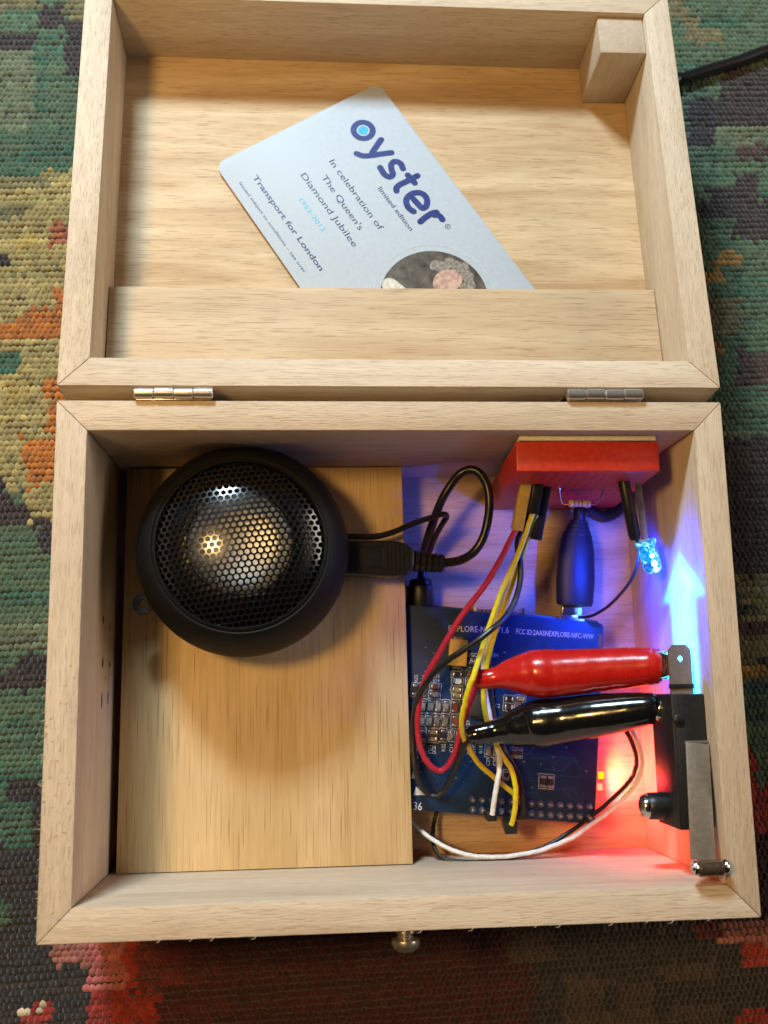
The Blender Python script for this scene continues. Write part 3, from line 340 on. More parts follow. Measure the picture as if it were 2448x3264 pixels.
# ------------------------------------------------------------------ plywood platform
plate = thing('plywood_platform', (59, -75, 4.2), 'thin honey coloured plywood platform raised inside the box under the round speaker', 'platform')
MB().prism([(12.0, -9.6), (105.7, -9.2), (106.5, -141.2), (11.7, -141.3)], lambda x, y: (x, y, 19.6), lambda x, y: (x, y, 22.6)).build('board', WPL, plate, bevel=.2)
for yy in (-12, -139): MB().box(20, 95, yy-1.5, yy+1.5, 4.15, 19.55).build('support_batten', WX, plate)
# ------------------------------------------------------------------ the speaker
sx, sy = 52.5, -40.6
spk = thing('speaker', (sx, sy, 22.7), 'round black portable speaker with domed perforated metal grille', 'speaker')
MB().lathe([(0, 22.75), (22, 22.75), (25, 23.2), (29, 26), (32.2, 31), (33.6, 36), (33.7, 40), (33.0, 46), (31.4, 51), (29.5, 54.4), (28.0, 56.0), (27.2, 56.4), (26.6, 56.1), (26.4, 55.2), (26.2, 52), (0, 51)], (sx, sy, 0), (0, 0, 1), 96).build('body', M['rubber'], spk)
Rg, hg_ = 26.3, 7.5; Rs = (Rg*Rg+hg_*hg_)/(2*hg_)
def dome(x, y, off=0.0):
    r2 = x*x+y*y; z = math.sqrt(max(Rs*Rs-r2, 0))-(Rs-hg_); nn = Vector((x, y, z+Rs-hg_)).normalized(); return Vector((sx+x, sy+y, 55.4+z))-nn*off
pt = 2.02; g = MB(); NH = 12; hr = .75
for i in range(-16, 17):
    for j in range(-16, 17):
        a, b = (i+j*.5)*pt, j*pt*.8660; t = .12; cx, cy = a*math.cos(t)-b*math.sin(t), a*math.sin(t)+b*math.cos(t)
        if math.hypot(cx, cy) > 25.9: continue
        vs = []
        for kk in range(NH):
            th = 2*math.pi*kk/NH+t+math.pi/6
            ro = pt/2/math.cos(math.pi/6) if kk % 2 == 0 else pt/2
            vs.append(dome(cx+ro*math.cos(th), cy+ro*math.sin(th)))
        for dep, rad in ((0, hr+.06), (.12, hr), (.75, hr)):
            vs += [dome(cx+rad*math.cos(2*math.pi*kk/NH+t+math.pi/6), cy+rad*math.sin(2*math.pi*kk/NH+t+math.pi/6), dep) for kk in range(NH)]
        g.add(vs, [(q*NH+kk, q*NH+(kk+1) % NH, (q+1)*NH+(kk+1) % NH, (q+1)*NH+kk) for q in range(3) for kk in range(NH)])
gm_ = g.mesh('grille', (sx, sy, 53), angle=40); gm_.materials.append(M['grille']); place('grille', gm_, (sx, sy, 53), spk)
MB().lathe([(26.55, 55.6), (26.5, 56.5), (25.9, 56.9), (25.75, 56.95), (25.5, 56.6), (25.55, 55.6)], (sx, sy, 0), (0, 0, 1), 96).build('grille_ring', M['rubber'], spk)
Rd = 32.0
MB().lathe([(r, 54.3+Rd-math.sqrt(Rd*Rd-r*r)) for r in (0, 2, 4, 6, 8, 10, 12, 13.5, 14.8, 15.6)], (sx, sy, 0), (0, 0, 1), 64).build('cone', M['silver'], spk)
MB().lathe([(15.5, 57.9), (16.2, 58.7), (17.2, 58.6), (20, 56.8), (25.5, 53.4)], (sx, sy, 0), (0, 0, 1), 64).build('cone_surround', M['black'], spk)
lx, ly, lz = 20.9, -57.0, 38.5
lug = MB(); R1, R2 = 3.3, 1.35
ring = [(R1, -1.1), (R1+.15, 0), (R1, 1.1), (R2, 1.1), (R2-.1, 0), (R2, -1.1), (R1, -1.1)]; lug.lathe(ring, (lx, ly, lz), (0, 0, 1), 28)
lug.obox((lx+2.2, ly+1.5, lz), (lx+6.0, ly+4.0, lz), (0, 0, 1), 1.1, 2.0); lug.build('strap_lug', M['rubber'], spk)
# ------------------------------------------------------------------ speaker lead: moulded plug, ribbed relief, looped cable, jack
lead = thing('speaker_cable', (108, -44, 20), 'black speaker lead with moulded ribbed plug, looping beside the speaker', 'cable')
p0, p1, p2 = [np.array(q) for q in MEAS['plug']]
ppoly = [(-6, -5.9), (0, -5.9), (12, -6.1), (16.5, -5.6), (18.8, -3.9), (20, -2.4), (20, 2.4), (18.8, 3.9), (16.5, 5.4), (12, 5.9), (0, 5.5), (-6, 5.5)]
pe = (p2-p1)/np.linalg.norm(p2-p1); pe2 = np.array([-pe[1], pe[0], 0])
pb = MB().prism(ppoly, lambda a, b: p1+pe*a+pe2*b+np.array([0, 0, -4.0]), lambda a, b: p1+pe*a+pe2*b+np.array([0, 0, 4.0])).build('plug', M['black'], lead, bevel=1.0, seg=3)
MB().prism([(-5, -3.6), (9.6, -3.6), (9.6, 3.6), (-5, 3.6)], lambda a, b: p1+pe*a+pe2*b+np.array([0, 0, 3.5]), lambda a, b: p1+pe*a+pe2*b+np.array([0, 0, 4.3])).build('raised_panel', M['black'], pb, bevel=.3)
for k in range(6):
    c = p1+(p2-p1)*(.50+.07*k); hw = 4.6*math.sqrt(max(0.06, 1-((k-2.6)/3.3)**2))
    MB().sweep([c+np.array([0, -hw, 3.75]), c+np.array([0, 0, 4.05]), c+np.array([0, hw, 3.75])], [.34, .42, .34], 6).build('grip_ridge', M['black'], pb)
q0, q1 = [np.array(q) for q in MEAS['relief']]
rl = []; rr2 = []
for k in range(5):
    for t, r in ((0.02, 3.5-.12*k), (.13, 3.5-.12*k), (.145, 2.5), (.185, 2.5)): rl.append(q0+(q1-q0)*(k*.2+t)); rr2.append(r)
MB().sweep(rl, rr2, 20).build('strain_relief', M['black'], lead)
MB().sweep(curve(WIRES['loop']), 1.5, 12).build('cord', M['cable'], lead)
MB().sweep(curve(WIRES['thin']), 1.02, 12).build('thin_cord', M['cable'], lead)
j0, j1 = [np.array(q) for q in MEAS['jack']]
MB().sweep([j0+(j1-j0)*t for t in (0, .04, .2, .22, .9, .95)], [3.2, 3.9, 4.1, 4.6, 4.6, 4.2], 20).build('jack_plug', M['black'], lead)
# ------------------------------------------------------------------ circuit boards
YAW = -0.105; cy_, sy_ = math.cos(YAW), math.sin(YAW)
TR = (175.6, -64.0)
def BF(a, b, z): return (TR[0]+a*cy_+b*sy_, TR[1]+a*sy_-b*cy_, z)   # a<0 to the left, b downwards
comp = thing('single_board_computer', BF(-38, 34, 4.2), 'small computer board mostly hidden under the blue board, status lights on its edge', 'computer')
MB().prism([(-78, -1.5), (.6, -1.5), (.6, 67.5), (-78, 67.5)], lambda a, b: BF(a, b, 7.4), lambda a, b: BF(a, b, 9.2)).build('circuit_board', M['pi'], comp, bevel=.1)
for a, b in ((-70, 4), (-6, 4), (-70, 62), (-6, 62)): MB().lathe([(0, 4.15), (2, 4.15), (2, 7.4), (0, 7.4)], BF(a, b, 0), seg=16).build('standoff', M['black'], comp)
x0 = MEAS['pish'][0]; x1 = MEAS['pish'][1]
MB().box(x0[0]-2, x1[0]+.5, x0[1]-9, x0[1]-1.2, 9.2, 15.4).build('audio_socket', M['black'], comp, bevel=.3)
MB().box(x0[0], x1[0], x0[1]-1.1, x0[1]-.3, 9.2, 16.2).build('metal_shield', M['dull'], comp, bevel=.1)
gq = MEAS['gold']; MB().box(gq[0]-.5, gq[0]+.4, gq[1]-1, gq[1]+1.6, 9.2, 16.0).build('gold_pin', M['gold'], comp, bevel=.1)
for k in range(4): MB().box(gq[0]+1.2+k*1.5, gq[0]+1.9+k*1.5, gq[1]-1.5, gq[1]+.2, 9.2, 15).build('gold_pin', M['gold'], comp)
gq = MEAS['redc']; MB().box(gq[0]-4, gq[0]+3, gq[1]-3, gq[1]+.6, 9.2, 13.6).build('connector', M['brownr'], comp, bevel=.2)
gq = MEAS['bpin']; MB().box(gq[0]-.35, gq[0]+.35, gq[1]-1, gq[1]+1.2, 9.2, 15).build('pin', M['lead'], comp)
um = [np.array(q) for q in MEAS['usbm']]
MB().box(um[0][0]-4.6, um[0][0]+4.2, um[1][1]-4, um[1][1]+1.6, 9.3, 13.6).build('micro_socket', M['steel'], comp, bevel=.35)
MB().prism([(-19, 12), (-3.2, 12), (-3.2, 59), (-19, 59)], lambda a, b: BF(a, b, 9.2), lambda a, b: BF(a, b, 15.8)).build('glow_blocker', M['dull'], comp, bevel=.3)  # unseen block added to keep the red glow from spreading under the platform
MB().obox(BF(-40, 62.5, 12.5), BF(-2, 62.5, 12.5), (0, 0, 1), 3.2, 3.2).build('header', M['black'], comp)
for i, (q, c, es, nm) in enumerate(((MEAS['pled'][0], (.34, .50, .0), 2.2, 'green_status_light'), (MEAS['pled'][1], (1.0, .028, .014), 20.0, 'red_status_light'))):
    m_ = pm(nm, c, .4, emis=c, es=es)
    MB().box(q[0]-.8, q[0]+.9, q[1]-1.15, q[1]+1.15, 9.25, 10.8).build(nm, m_, comp, bevel=.4)
def plight(name, loc, power, col, rad):
    l = bpy.data.lights.new(name, 'POINT'); l.energy = power; l.color = col; l.shadow_soft_size = rad*S; o = bpy.data.objects.new(name, l); COL.objects.link(o); o.location = tuple(np.array(loc)*S); return o
def slight(name, loc, power, col, rad, aim, deg, blend=1.0):
    l = bpy.data.lights.new(name, 'SPOT'); l.energy = power; l.color = col; l.shadow_soft_size = rad*S; l.spot_size = math.radians(deg); l.spot_blend = blend
    o = bpy.data.objects.new(name, l); COL.objects.link(o); o.location = tuple(np.array(loc)*S); o.rotation_euler = (-Vector(aim)).to_track_quat('Z', 'Y').to_euler(); return o
q = MEAS['pled'][1]; slight('red_status_glow', (q[0]+1.6, q[1], 10.6), 0.12, (1.0, .030, .045), .9, (1, .05, .12), 172, .6)
q = MEAS['pled'][0]; slight('green_status_glow', (q[0]+1.6, q[1]+.5, 10.6), .006, (.9, .50, .02), .8, (1, .05, .1), 172, .6)
brd = thing('circuit_board', BF(-38, 34, 16.4), 'blue circuit board with white lettering and rows of tiny chip parts', 'circuit board')
rc = [(-76, 0), (-1.6, 0), (-.5, .5), (0, 1.6), (0, 65.9), (-.5, 67), (-1.6, 67.5), (-76, 67.5)]
MB().prism(rc, lambda a, b: BF(a, b, 16.4), lambda a, b: BF(a, b, 18.1)).build('board', M['pcb'], brd, bevel=.1)
# notch pad on the corner, header solder points
MB().prism([(-1.6, 4.0), (-.6, 4.0), (-.6, 8.5), (-1.6, 8.5)], lambda a, b: BF(a, b, 18.0), lambda a, b: BF(a, b, 18.16)).build('edge_pad', M['brownr'], brd)
sp = MB().lathe([(1.15, 0), (1.05, .35), (.62, .8), (.42, 1.6), (0, 1.75)], (0, 0, 0), seg=12).mesh('solder_pin', (0, 0, 0)); sp.materials.append(M['solder'])
for p in PINS: place('solder_pin', sp, (p[0], p[1], 18.1), brd)
def smd_mesh(w, h, body):
    a, b, z = w/2*.88, h/2*.88, 1.15; long_v = h >= w; mb1 = MB(); mb2 = MB(); k = .44
    if long_v: mb1.box(-a, a, -b*(1-k), b*(1-k), 0, z); mb2.box(-a*1.02, a*1.02, b*(1-k), b, 0, z*1.05); mb2.box(-a*1.02, a*1.02, -b, -b*(1-k), 0, z*1.05)
    else: mb1.box(-a*(1-k), a*(1-k), -b, b, 0, z); mb2.box(a*(1-k), a, -b*1.02, b*1.02, 0, z*1.05); mb2.box(-a, -a*(1-k), -b*1.02, b*1.02, 0, z*1.05)
    m1 = mb1.mesh('chip_part', (0, 0, 0), bevel=.12, seg=1); m1.materials.append(M[body]); m2 = mb2.mesh('end_cap', (0, 0, 0), bevel=.2, seg=2); m2.materials.append(M['solder']); return m1, m2
cache = {}; BODY = dict(cap='capm', brown='brownr', tan='ceramic', dark='darkr', white='whitel', gold='gold')
frm = MB()
for x, y, w, h, t in SMD:
    key = (round(w, 1), round(h, 1), t)
    if key not in cache: cache[key] = smd_mesh(w, h, BODY[t])
    o = place('chip_part', cache[key][0], (x, y, 18.12), brd, YAW); c = bpy.data.objects.new('end_cap', cache[key][1]); COL.objects.link(c); c.parent = o
    a, b = w/2+.22, h/2+.22          # printed outline round the part
    for (u0, u1, v0, v1) in ((-a, a, b, b+.16), (-a, a, -b-.16, -b), (-a-.16, -a, -b, b), (a, a+.16, -b, b)):
        frm.add([(x+u*cy_-v*sy_, y+u*sy_+v*cy_, 18.16) for u, v in ((u0, v0), (u1, v0), (u1, v1), (u0, v1))], [(0, 1, 2, 3)])
frm.build('printed_outlines', M['silk'], brd, smooth=False)
x, y, z = TANT; tn = sub('tantalum_capacitor', brd, (x, y, 18.1)); o1 = MB().box(-3.1, 3.1, -4.5, 4.5, 0, 3.0).mesh('capacitor_body', (0, 0, 0), bevel=.35); o1.materials.append(M['tant']); place('capacitor_body', o1, (x, y, 18.15), tn, YAW)
o1 = MB().box(-1.6, 1.6, -5.4, 5.4, 0, .8).mesh('terminal', (0, 0, 0), bevel=.1); o1.materials.append(M['solder']); place('terminal', o1, (x, y, 18.13), tn, YAW)
x, y, z = CHIP; ck = sub('chip', brd, (x, y, 18.1)); o1 = MB().box(-3.4, 3.4, -3.6, 3.6, 0, 1.2).mesh('chip_body', (0, 0, 0), bevel=.15); o1.materials.append(M['chip']); place('chip_body', o1, (x, y, 18.15), ck, YAW)
pn = MB()
for k in range(10):
    u = -2.9+k*.645
    for (a, b) in ((u, 3.75), (u, -3.75)): pn.box(a-.17, a+.17, b-.5, b+.5, 0, .3)
    for (a, b) in ((3.55, u), (-3.55, u)): pn.box(a-.5, a+.5, b-.17, b+.17, 0, .3)
o1 = pn.mesh('chip_pins', (0, 0, 0)); o1.materials.append(M['lead']); place('chip_pins', o1, (x, y, 18.12), ck, YAW)
vi = MB()
for k_ in range(90):
    a_, b_ = random.uniform(-64, -3), random.uniform(13, 58); c_ = BF(a_, b_, 18.14); vi.add([(c_[0]+.33*math.cos(q*math.pi/4), c_[1]+.33*math.sin(q*math.pi/4), 18.14) for q in range(8)], [tuple(range(8))])
o_ = vi.build('vias', M['solder'], brd, smooth=False); o_['kind'] = 'stuff'
tw = MB()
for k_ in range(60):       # copper tracks standing a hair above the board under the solder mask
    a_, b_ = random.uniform(-66, -12), random.uniform(12, 60); L1_, L2_ = random.uniform(2, 9), random.uniform(1, 6); sg = random.choice((-1, 1))
    for (p, q) in (((a_, b_), (a_+L1_, b_)), ((a_+L1_, b_), (a_+L1_+L2_*.7, b_+sg*L2_*.7))):
        if not (0 < p[1] < 66 and 0 < q[1] < 66 and q[0] < -1): continue
        tw.obox(BF(*p, 18.1), BF(*q, 18.1), (0, 0, 1), .035, .16)
o_ = tw.build('copper_tracks', pm('masked_copper', (.010, .045, .13), .4), brd, smooth=False); o_['kind'] = 'stuff'
flatf = lambda a, b, h: (a, b, h)
for s, pa, pb_, h in SILK: text_mesh(s, pa, pb_, h, flatf, 18.17).build('lettering', M['silk'], brd, smooth=False)
for t in TRI: MB().add([(p[0], p[1], 18.17) for p in t], [(0, 1, 2)]).build('printed_mark', M['silk'], brd, smooth=False)

# ------------------------------------------------------------------ breadboard on the back wall
bb = thing('breadboard', (160, -15, 5), 'small red breadboard standing upright against the back wall of the box', 'breadboard')
def bbp(x, y, z): k = (65-z)/60.0; return (x+3.2*k, y-1.3*k, z)
def bbox(x0, x1, y0, y1, z0, z1): return MB().hexa([bbp(*q) for q in ((x0, y0, z0), (x1, y0, z0), (x1, y1, z0), (x0, y1, z0), (x0, y0, z1), (x1, y0, z1), (x1, y1, z1), (x0, y1, z1))])
bbox(137.0, 182.0, -20.2, -10.7, 5.2, 65.2).build('body', M['redbb'], bb, bevel=.5)
bbox(138.0, 181.0, -10.65, -9.1, 6.5, 66.0).build('adhesive_pad', M['foam'], bb, bevel=.2)
hm = MB().box(-.55, .55, -.02, .02, -.55, .55).mesh('socket_hole', (0, 0, 0)); hm.materials.append(M['black'])
for i in range(11):
    for j in range(17):
        if j == 8: continue
        z = 9.2+j*3.22; x = 143.4+i*3.22 ; p = bbp(x, -20.2, z)
        if z > 30: place('socket_hole', hm, (p[0], p[1]-.03, p[2]), bb)
# ------------------------------------------------------------------ jumper wires
def jumper(name, key, rad, mat, label, group='jumper wires in the box', cat='wire'):
    pts = [p+rng.normal(0, .05, 3) for p in curve(WIRES[key])]; t = thing(name, pts[0], label, cat, group); MB().sweep(pts, rad, 10).build('insulation', mat, t); return t
def housing(t, a, b, hw, mat, wdir=(1, 0, 0), hh=None): return MB().obox(a, b, wdir, hw, hh or hw).build('connector_housing', mat, t, bevel=.25)
t = jumper('jumper_wire', 'red', .98, M['wred'], 'crimson jumper wire with tan plug, looping down to the red crocodile clip'); housing(t, *MEAS['dup_tan'], 1.75, M['brass'])
t = jumper('jumper_wire', 'yellow1', .88, M['wyel'], 'yellow jumper wire bending round the tail of the black crocodile clip'); housing(t, *MEAS['dup_blk'], 1.7, M['black'])
t = jumper('jumper_wire', 'yellow2', .88, M['wyel'], 'yellow jumper wire passing under both crocodile clips to the pin row'); e = np.array(WIRES['yellow2'][-1]); housing(t, e+np.array([.2, -1.4, -1]), e+np.array([.1, 1.2, -6.4]), 2.0, M['black']); housing(t, *MEAS['dup_blk2'], 1.7, M['black'])
t = jumper('jumper_wire', 'white1', .88, M['wwht'], 'white jumper wire between the yellow ones, ending on the pin row'); e = np.array(WIRES['white1'][-1]); housing(t, e+np.array([0, -.6, -.2]), e+np.array([0, 0, -7.2]), 1.6, M['black'])
a, b = [np.array(q) for q in MEAS['dup_blk2']]; housing(t, a+np.array([-3.0, .3, -1]), b+np.array([-3.2, 3.5, 0]), 1.6, M['black'])
t = jumper('jumper_wire', 'black1', .98, M['wblk'], 'black jumper wire curving past the platform edge to the black crocodile clip')
t = jumper('jumper_wire', 'black2', .80, M['wblk'], 'thin black jumper wire running beneath the yellow and white wires'); e = np.array(WIRES['black2'][-1]); housing(t, e+np.array([0, .4, .4]), e+np.array([0, 0, -5.6]), 1.6, M['black'])
jumper('lead_wire', 'twin_white', .74, M['wwht'], 'white wire of the pair sweeping along the front wall under the board', 'paired wires on the box floor')
jumper('lead_wire', 'twin_black', .74, M['wblk'], 'black wire of the pair sweeping along the front wall under the board', 'paired wires on the box floor')
# ------------------------------------------------------------------ resistor
r0, r1 = [np.array(q) for q in MEAS['res']]; u0, u1 = [np.array(q) for q in MEAS['resl']]
rs = thing('resistor', (r0+r1)/2, 'tiny beige resistor with bent bare leads in front of the red breadboard', 'resistor')
d = r1-r0; MB().sweep([r0+d*t_ for t_ in (0, .03, .12, .22, .3, .7, .78, .88, .97, 1)], [.5, 1.1, 1.35, 1.3, 1.1, 1.1, 1.3, 1.35, 1.1, .5], 16).build('resistor_body', M['resb'], rs)
for t_ in (.2, .38, .55, .8): MB().sweep([r0+d*t_, r0+d*(t_+.06)], 1.37 if t_ in (.2, .8) else 1.16, 16).build('colour_band', M['resd'], rs)
MB().sweep(curve([u0+np.array([0, 3, .5]), u0, u0+np.array([-.6, -2.5, -2]), r0+np.array([-2.2, .2, .3]), r0+np.array([.4, 0, 0])]), .24, 8).build('lead', M['lead'], rs)
MB().sweep(curve([r1+np.array([-.4, 0, 0]), r1+np.array([2.0, .2, .3]), u1+np.array([.2, -3, -2]), u1, u1+np.array([0, 3, .5])]), .24, 8).build('lead', M['lead'], rs)
# ------------------------------------------------------------------ blue LED
l0_, l1_ = [np.array(q) for q in MEAS['led']]; ax = (l1_-l0_)/np.linalg.norm(l1_-l0_)
led = thing('blue_led', l0_, 'glowing blue light emitting diode on grey leads hanging from the red breadboard', 'light')
mled, N, L, P = nt('lit_blue_lens')
tcl = N.new('ShaderNodeTexCoord'); nl_ = N.new('ShaderNodeTexNoise'); nl_.inputs['Scale'].default_value = 620; nl_.inputs['Detail'].default_value = 2; nl_.inputs['Distortion'].default_value = 1.2; L.new(tcl.outputs['Object'], nl_.inputs['Vector'])
rl_ = N.new('ShaderNodeValToRGB'); e_ = rl_.color_ramp.elements; e_[0].position = .34; e_[0].color = (0, .03, .55, 1); e_[1].position = .70; e_[1].color = (.75, 1.5, 1.6, 1)
x_ = rl_.color_ramp.elements.new(.52); x_.color = (0, .42, .85, 1)
L.new(nl_.outputs['Fac'], rl_.inputs['Fac']); L.new(rl_.outputs['Color'], P.inputs['Emission Color']); P.inputs['Emission Strength'].default_value = 1.1
P.inputs['Base Color'].default_value = (.02, .15, .5, 1); P.inputs['Roughness'].default_value = .08; P.inputs['Coat Weight'].default_value = 1.0
LL = np.linalg.norm(l1_-l0_)
MB().lathe([(0, 1.2), (3.5, 1.2), (3.6, 1.6), (3.5, 2.4), (2.95, 2.5), (2.95, LL-2.8), (2.75, LL-1.6), (2.1, LL-.6), (1.1, LL-.1), (0, LL)], l0_, ax, 28).build('lens', mled, led)
mcup = pm('lit_led_die', (.6, .8, 1), .4, emis=(.35, .85, 1.0), es=9)
side = np.cross(ax, (0, 0, 1)); side /= np.linalg.norm(side); up_ = np.cross(side, ax)
if up_[2] < 0: up_ = -up_
for c_, rr_ in ((LL*.50, .75), (LL*.72, 1.0), (LL*.88, .8)):
    MB().lathe([(0, 0), (rr_*.7, .1), (rr_, .35), (rr_*.7, .6), (0, .7)], l0_+ax*c_+up_*2.55+side*(.4-rr_*.3), up_, 14).build('lit_die', mcup, led)
d0, d1 = [np.array(q) for q in MEAS['led_ld']]
for s_ in (-.75, .0, .75): MB().obox(d0+np.array([s_, 2, 0]), d1+np.array([s_*.8, -1.2, 0]), (1, 0, 0), .30, .35).build('lead', M['lead'], led)
e0, e1 = [np.array(q) for q in MEAS['led_sl']]; MB().sweep([e0+np.array([0, 1.5, 0]), e0, e1, e1+np.array([.4, -1.5, -.3])], [1.7, 1.9, 2.0, 1.5], 14).build('sleeve', M['black'], led)
MB().sweep(curve(WIRES['led_wire']), .55, 10).build('wire', M['wblk'], led)
tip = l1_+ax*1.0
slight('blue_led_glow', l0_+ax*LL*.62+np.array([-3.5, .0, -.6]), .17, (.01, .05, 1.0), 1.0, (-.30, -.05, -.95), 165, .9)
# the diode's own lobed beam: an arrow shaped hot patch where it grazes the side wall
sl = bpy.data.lights.new('blue_led_beam', 'POINT'); sl.energy = 1.0; sl.color = (1, 1, 1); sl.shadow_soft_size = .5*S; sl.use_nodes = True
so = bpy.data.objects.new('blue_led_beam', sl); COL.objects.link(so); bl = np.array([l1_[0]+.4, l1_[1]-.9, l1_[2]+.6]); so.location = tuple(bl*S)
tr = sl.node_tree; N, L = tr.nodes, tr.links; em = N['Emission']
tcn = N.new('ShaderNodeTexCoord'); sp_ = N.new('ShaderNodeSeparateXYZ'); L.new(tcn.outputs['Normal'], sp_.inputs[0])
def mth(op, a, b=None, c=None):
    nd = N.new('ShaderNodeMath'); nd.operation = op
    for i_, v_ in enumerate((a, b, c)):
        if v_ is None: continue
        if isinstance(v_, (int, float)): nd.inputs[i_].default_value = v_
        else: L.new(v_, nd.inputs[i_])
    return nd.outputs[0]
def step(v_, e0_, e1_):
    nd = N.new('ShaderNodeMapRange'); nd.interpolation_type = 'SMOOTHSTEP'; nd.inputs['From Min'].default_value = e0_; nd.inputs['From Max'].default_value = e1_; nd.inputs['To Min'].default_value = 0.0; nd.inputs['To Max'].default_value = 1.0
    L.new(v_, nd.inputs['Value']); return nd.outputs[0]
Dx = 191-bl[0]; X_, Y_, Z_ = [mth('MULTIPLY', sp_.outputs[k], 1.0) for k in range(3)]
xs_ = mth('MAXIMUM', X_, .004); wy_ = mth('MULTIPLY_ADD', mth('DIVIDE', Y_, xs_), Dx, float(bl[1])); wz_ = mth('MULTIPLY_ADD', mth('DIVIDE', Z_, xs_), Dx, float(bl[2]))
az = mth('ABSOLUTE', mth('SUBTRACT', wz_, 52.6)); u_ = mth('SUBTRACT', -45.6, wy_)          # u_: distance past the tip along the wall
shaft = mth('MULTIPLY', step(mth('SUBTRACT', 8.6, az), -4.5, 4.5), mth('MULTIPLY', step(u_, 9.0, 13.0), mth('SUBTRACT', 1.0, step(u_, 40.0, 60.0))))
head = mth('MULTIPLY', step(mth('SUBTRACT', mth('MULTIPLY', u_, 1.22), az), -5.0, 6.0), mth('SUBTRACT', 1.0, step(u_, 11.0, 14.5)))
halo = mth('MULTIPLY', mth('SUBTRACT', 1.0, step(az, 2.0, 44.0)), mth('MULTIPLY', step(u_, -62.0, 8.0), mth('SUBTRACT', 1.0, step(u_, 20.0, 60.0))))
nz = N.new('ShaderNodeTexNoise'); nz.inputs['Scale'].default_value = 2.2; nz.inputs['Detail'].default_value = 3; cz = N.new('ShaderNodeCombineXYZ'); L.new(mth('MULTIPLY', wy_, .12), cz.inputs[0]); L.new(mth('MULTIPLY', wz_, .05), cz.inputs[1]); L.new(cz.outputs[0], nz.inputs['Vector'])
msk = mth('MULTIPLY', mth('MAXIMUM', shaft, head), mth('MULTIPLY_ADD', nz.outputs['Fac'], 1.5, .25)); gain = mth('MINIMUM', mth('POWER', mth('DIVIDE', 1.0, xs_), 3.0), 400.0)
fw = mth('GREATER_THAN', X_, .004)
def rgb(c, k):
    nd = N.new('ShaderNodeVectorMath'); nd.operation = 'SCALE'; nd.inputs[0].default_value = c; L.new(k, nd.inputs['Scale']); return nd.outputs[0]
va = N.new('ShaderNodeVectorMath'); va.operation = 'ADD'; L.new(rgb((.03, .72, 1.0), msk), va.inputs[0]); L.new(rgb((.0, .03, 1.05), halo), va.inputs[1])
L.new(va.outputs[0], em.inputs['Color']); L.new(mth('MULTIPLY', mth('MULTIPLY', gain, fw), .0062), em.inputs['Strength'])
# ------------------------------------------------------------------ power cable with micro plug
u = [np.array(q) for q in MEAS['usb']]
pc = thing('power_cable', (u[3][0], u[3][1], 4.2), 'black power cable with moulded micro plug, leaving the box behind the lid', 'cable')
MB().sweep([u[1], u[1]+(u[2]-u[1])*.12, u[1]+(u[2]-u[1])*.55, u[2], u[2]+(u[3]-u[2])*.2, u[2]+(u[3]-u[2])*.6, u[2]+(u[3]-u[2])*.95, u[3]], [(3.0, 2.4), (3.2, 2.6), (4.6, 3.2), (5.8, 3.7), (6.6, 4.0), (7.0, 4.0), (6.6, 4.0), (6.2, 3.7)], 24, flat=(1, 0, 0)).build('plug', M['usbblk'], pc)
rbm = MB()
for k in range(4):
    c = u[1]+(u[2]-u[1])*(.1+.22*k); rbm.sweep([c-(u[2]-u[1])*.05, c+(u[2]-u[1])*.05], [(3.3+.7*k, 2.9+.3*k)]*2, 20, flat=(1, 0, 0))
rbm.build('strain_relief', M['usbblk'], pc)
MB().box(um[0][0]-3.6, um[0][0]+3.6, um[1][1]+1.4, um[0][1]+.6, 10.0, 13.2).build('metal_shell', M['steel'], pc, bevel=.3)
cb = MEAS['cab']
MB().sweep(curve([u[1], u[0], u[0]+np.array([3, 1.0, -4]), (181, -24.5, 7), (187.3, -21, 6.4), (187.5, -12, 6.4), (187.5, 2, 6.4), (188, 25, 4), (196, 80, 3.2), (210, 135, 3.2)]+cb), 2.25, 14).build('cord', M['cable'], pc)
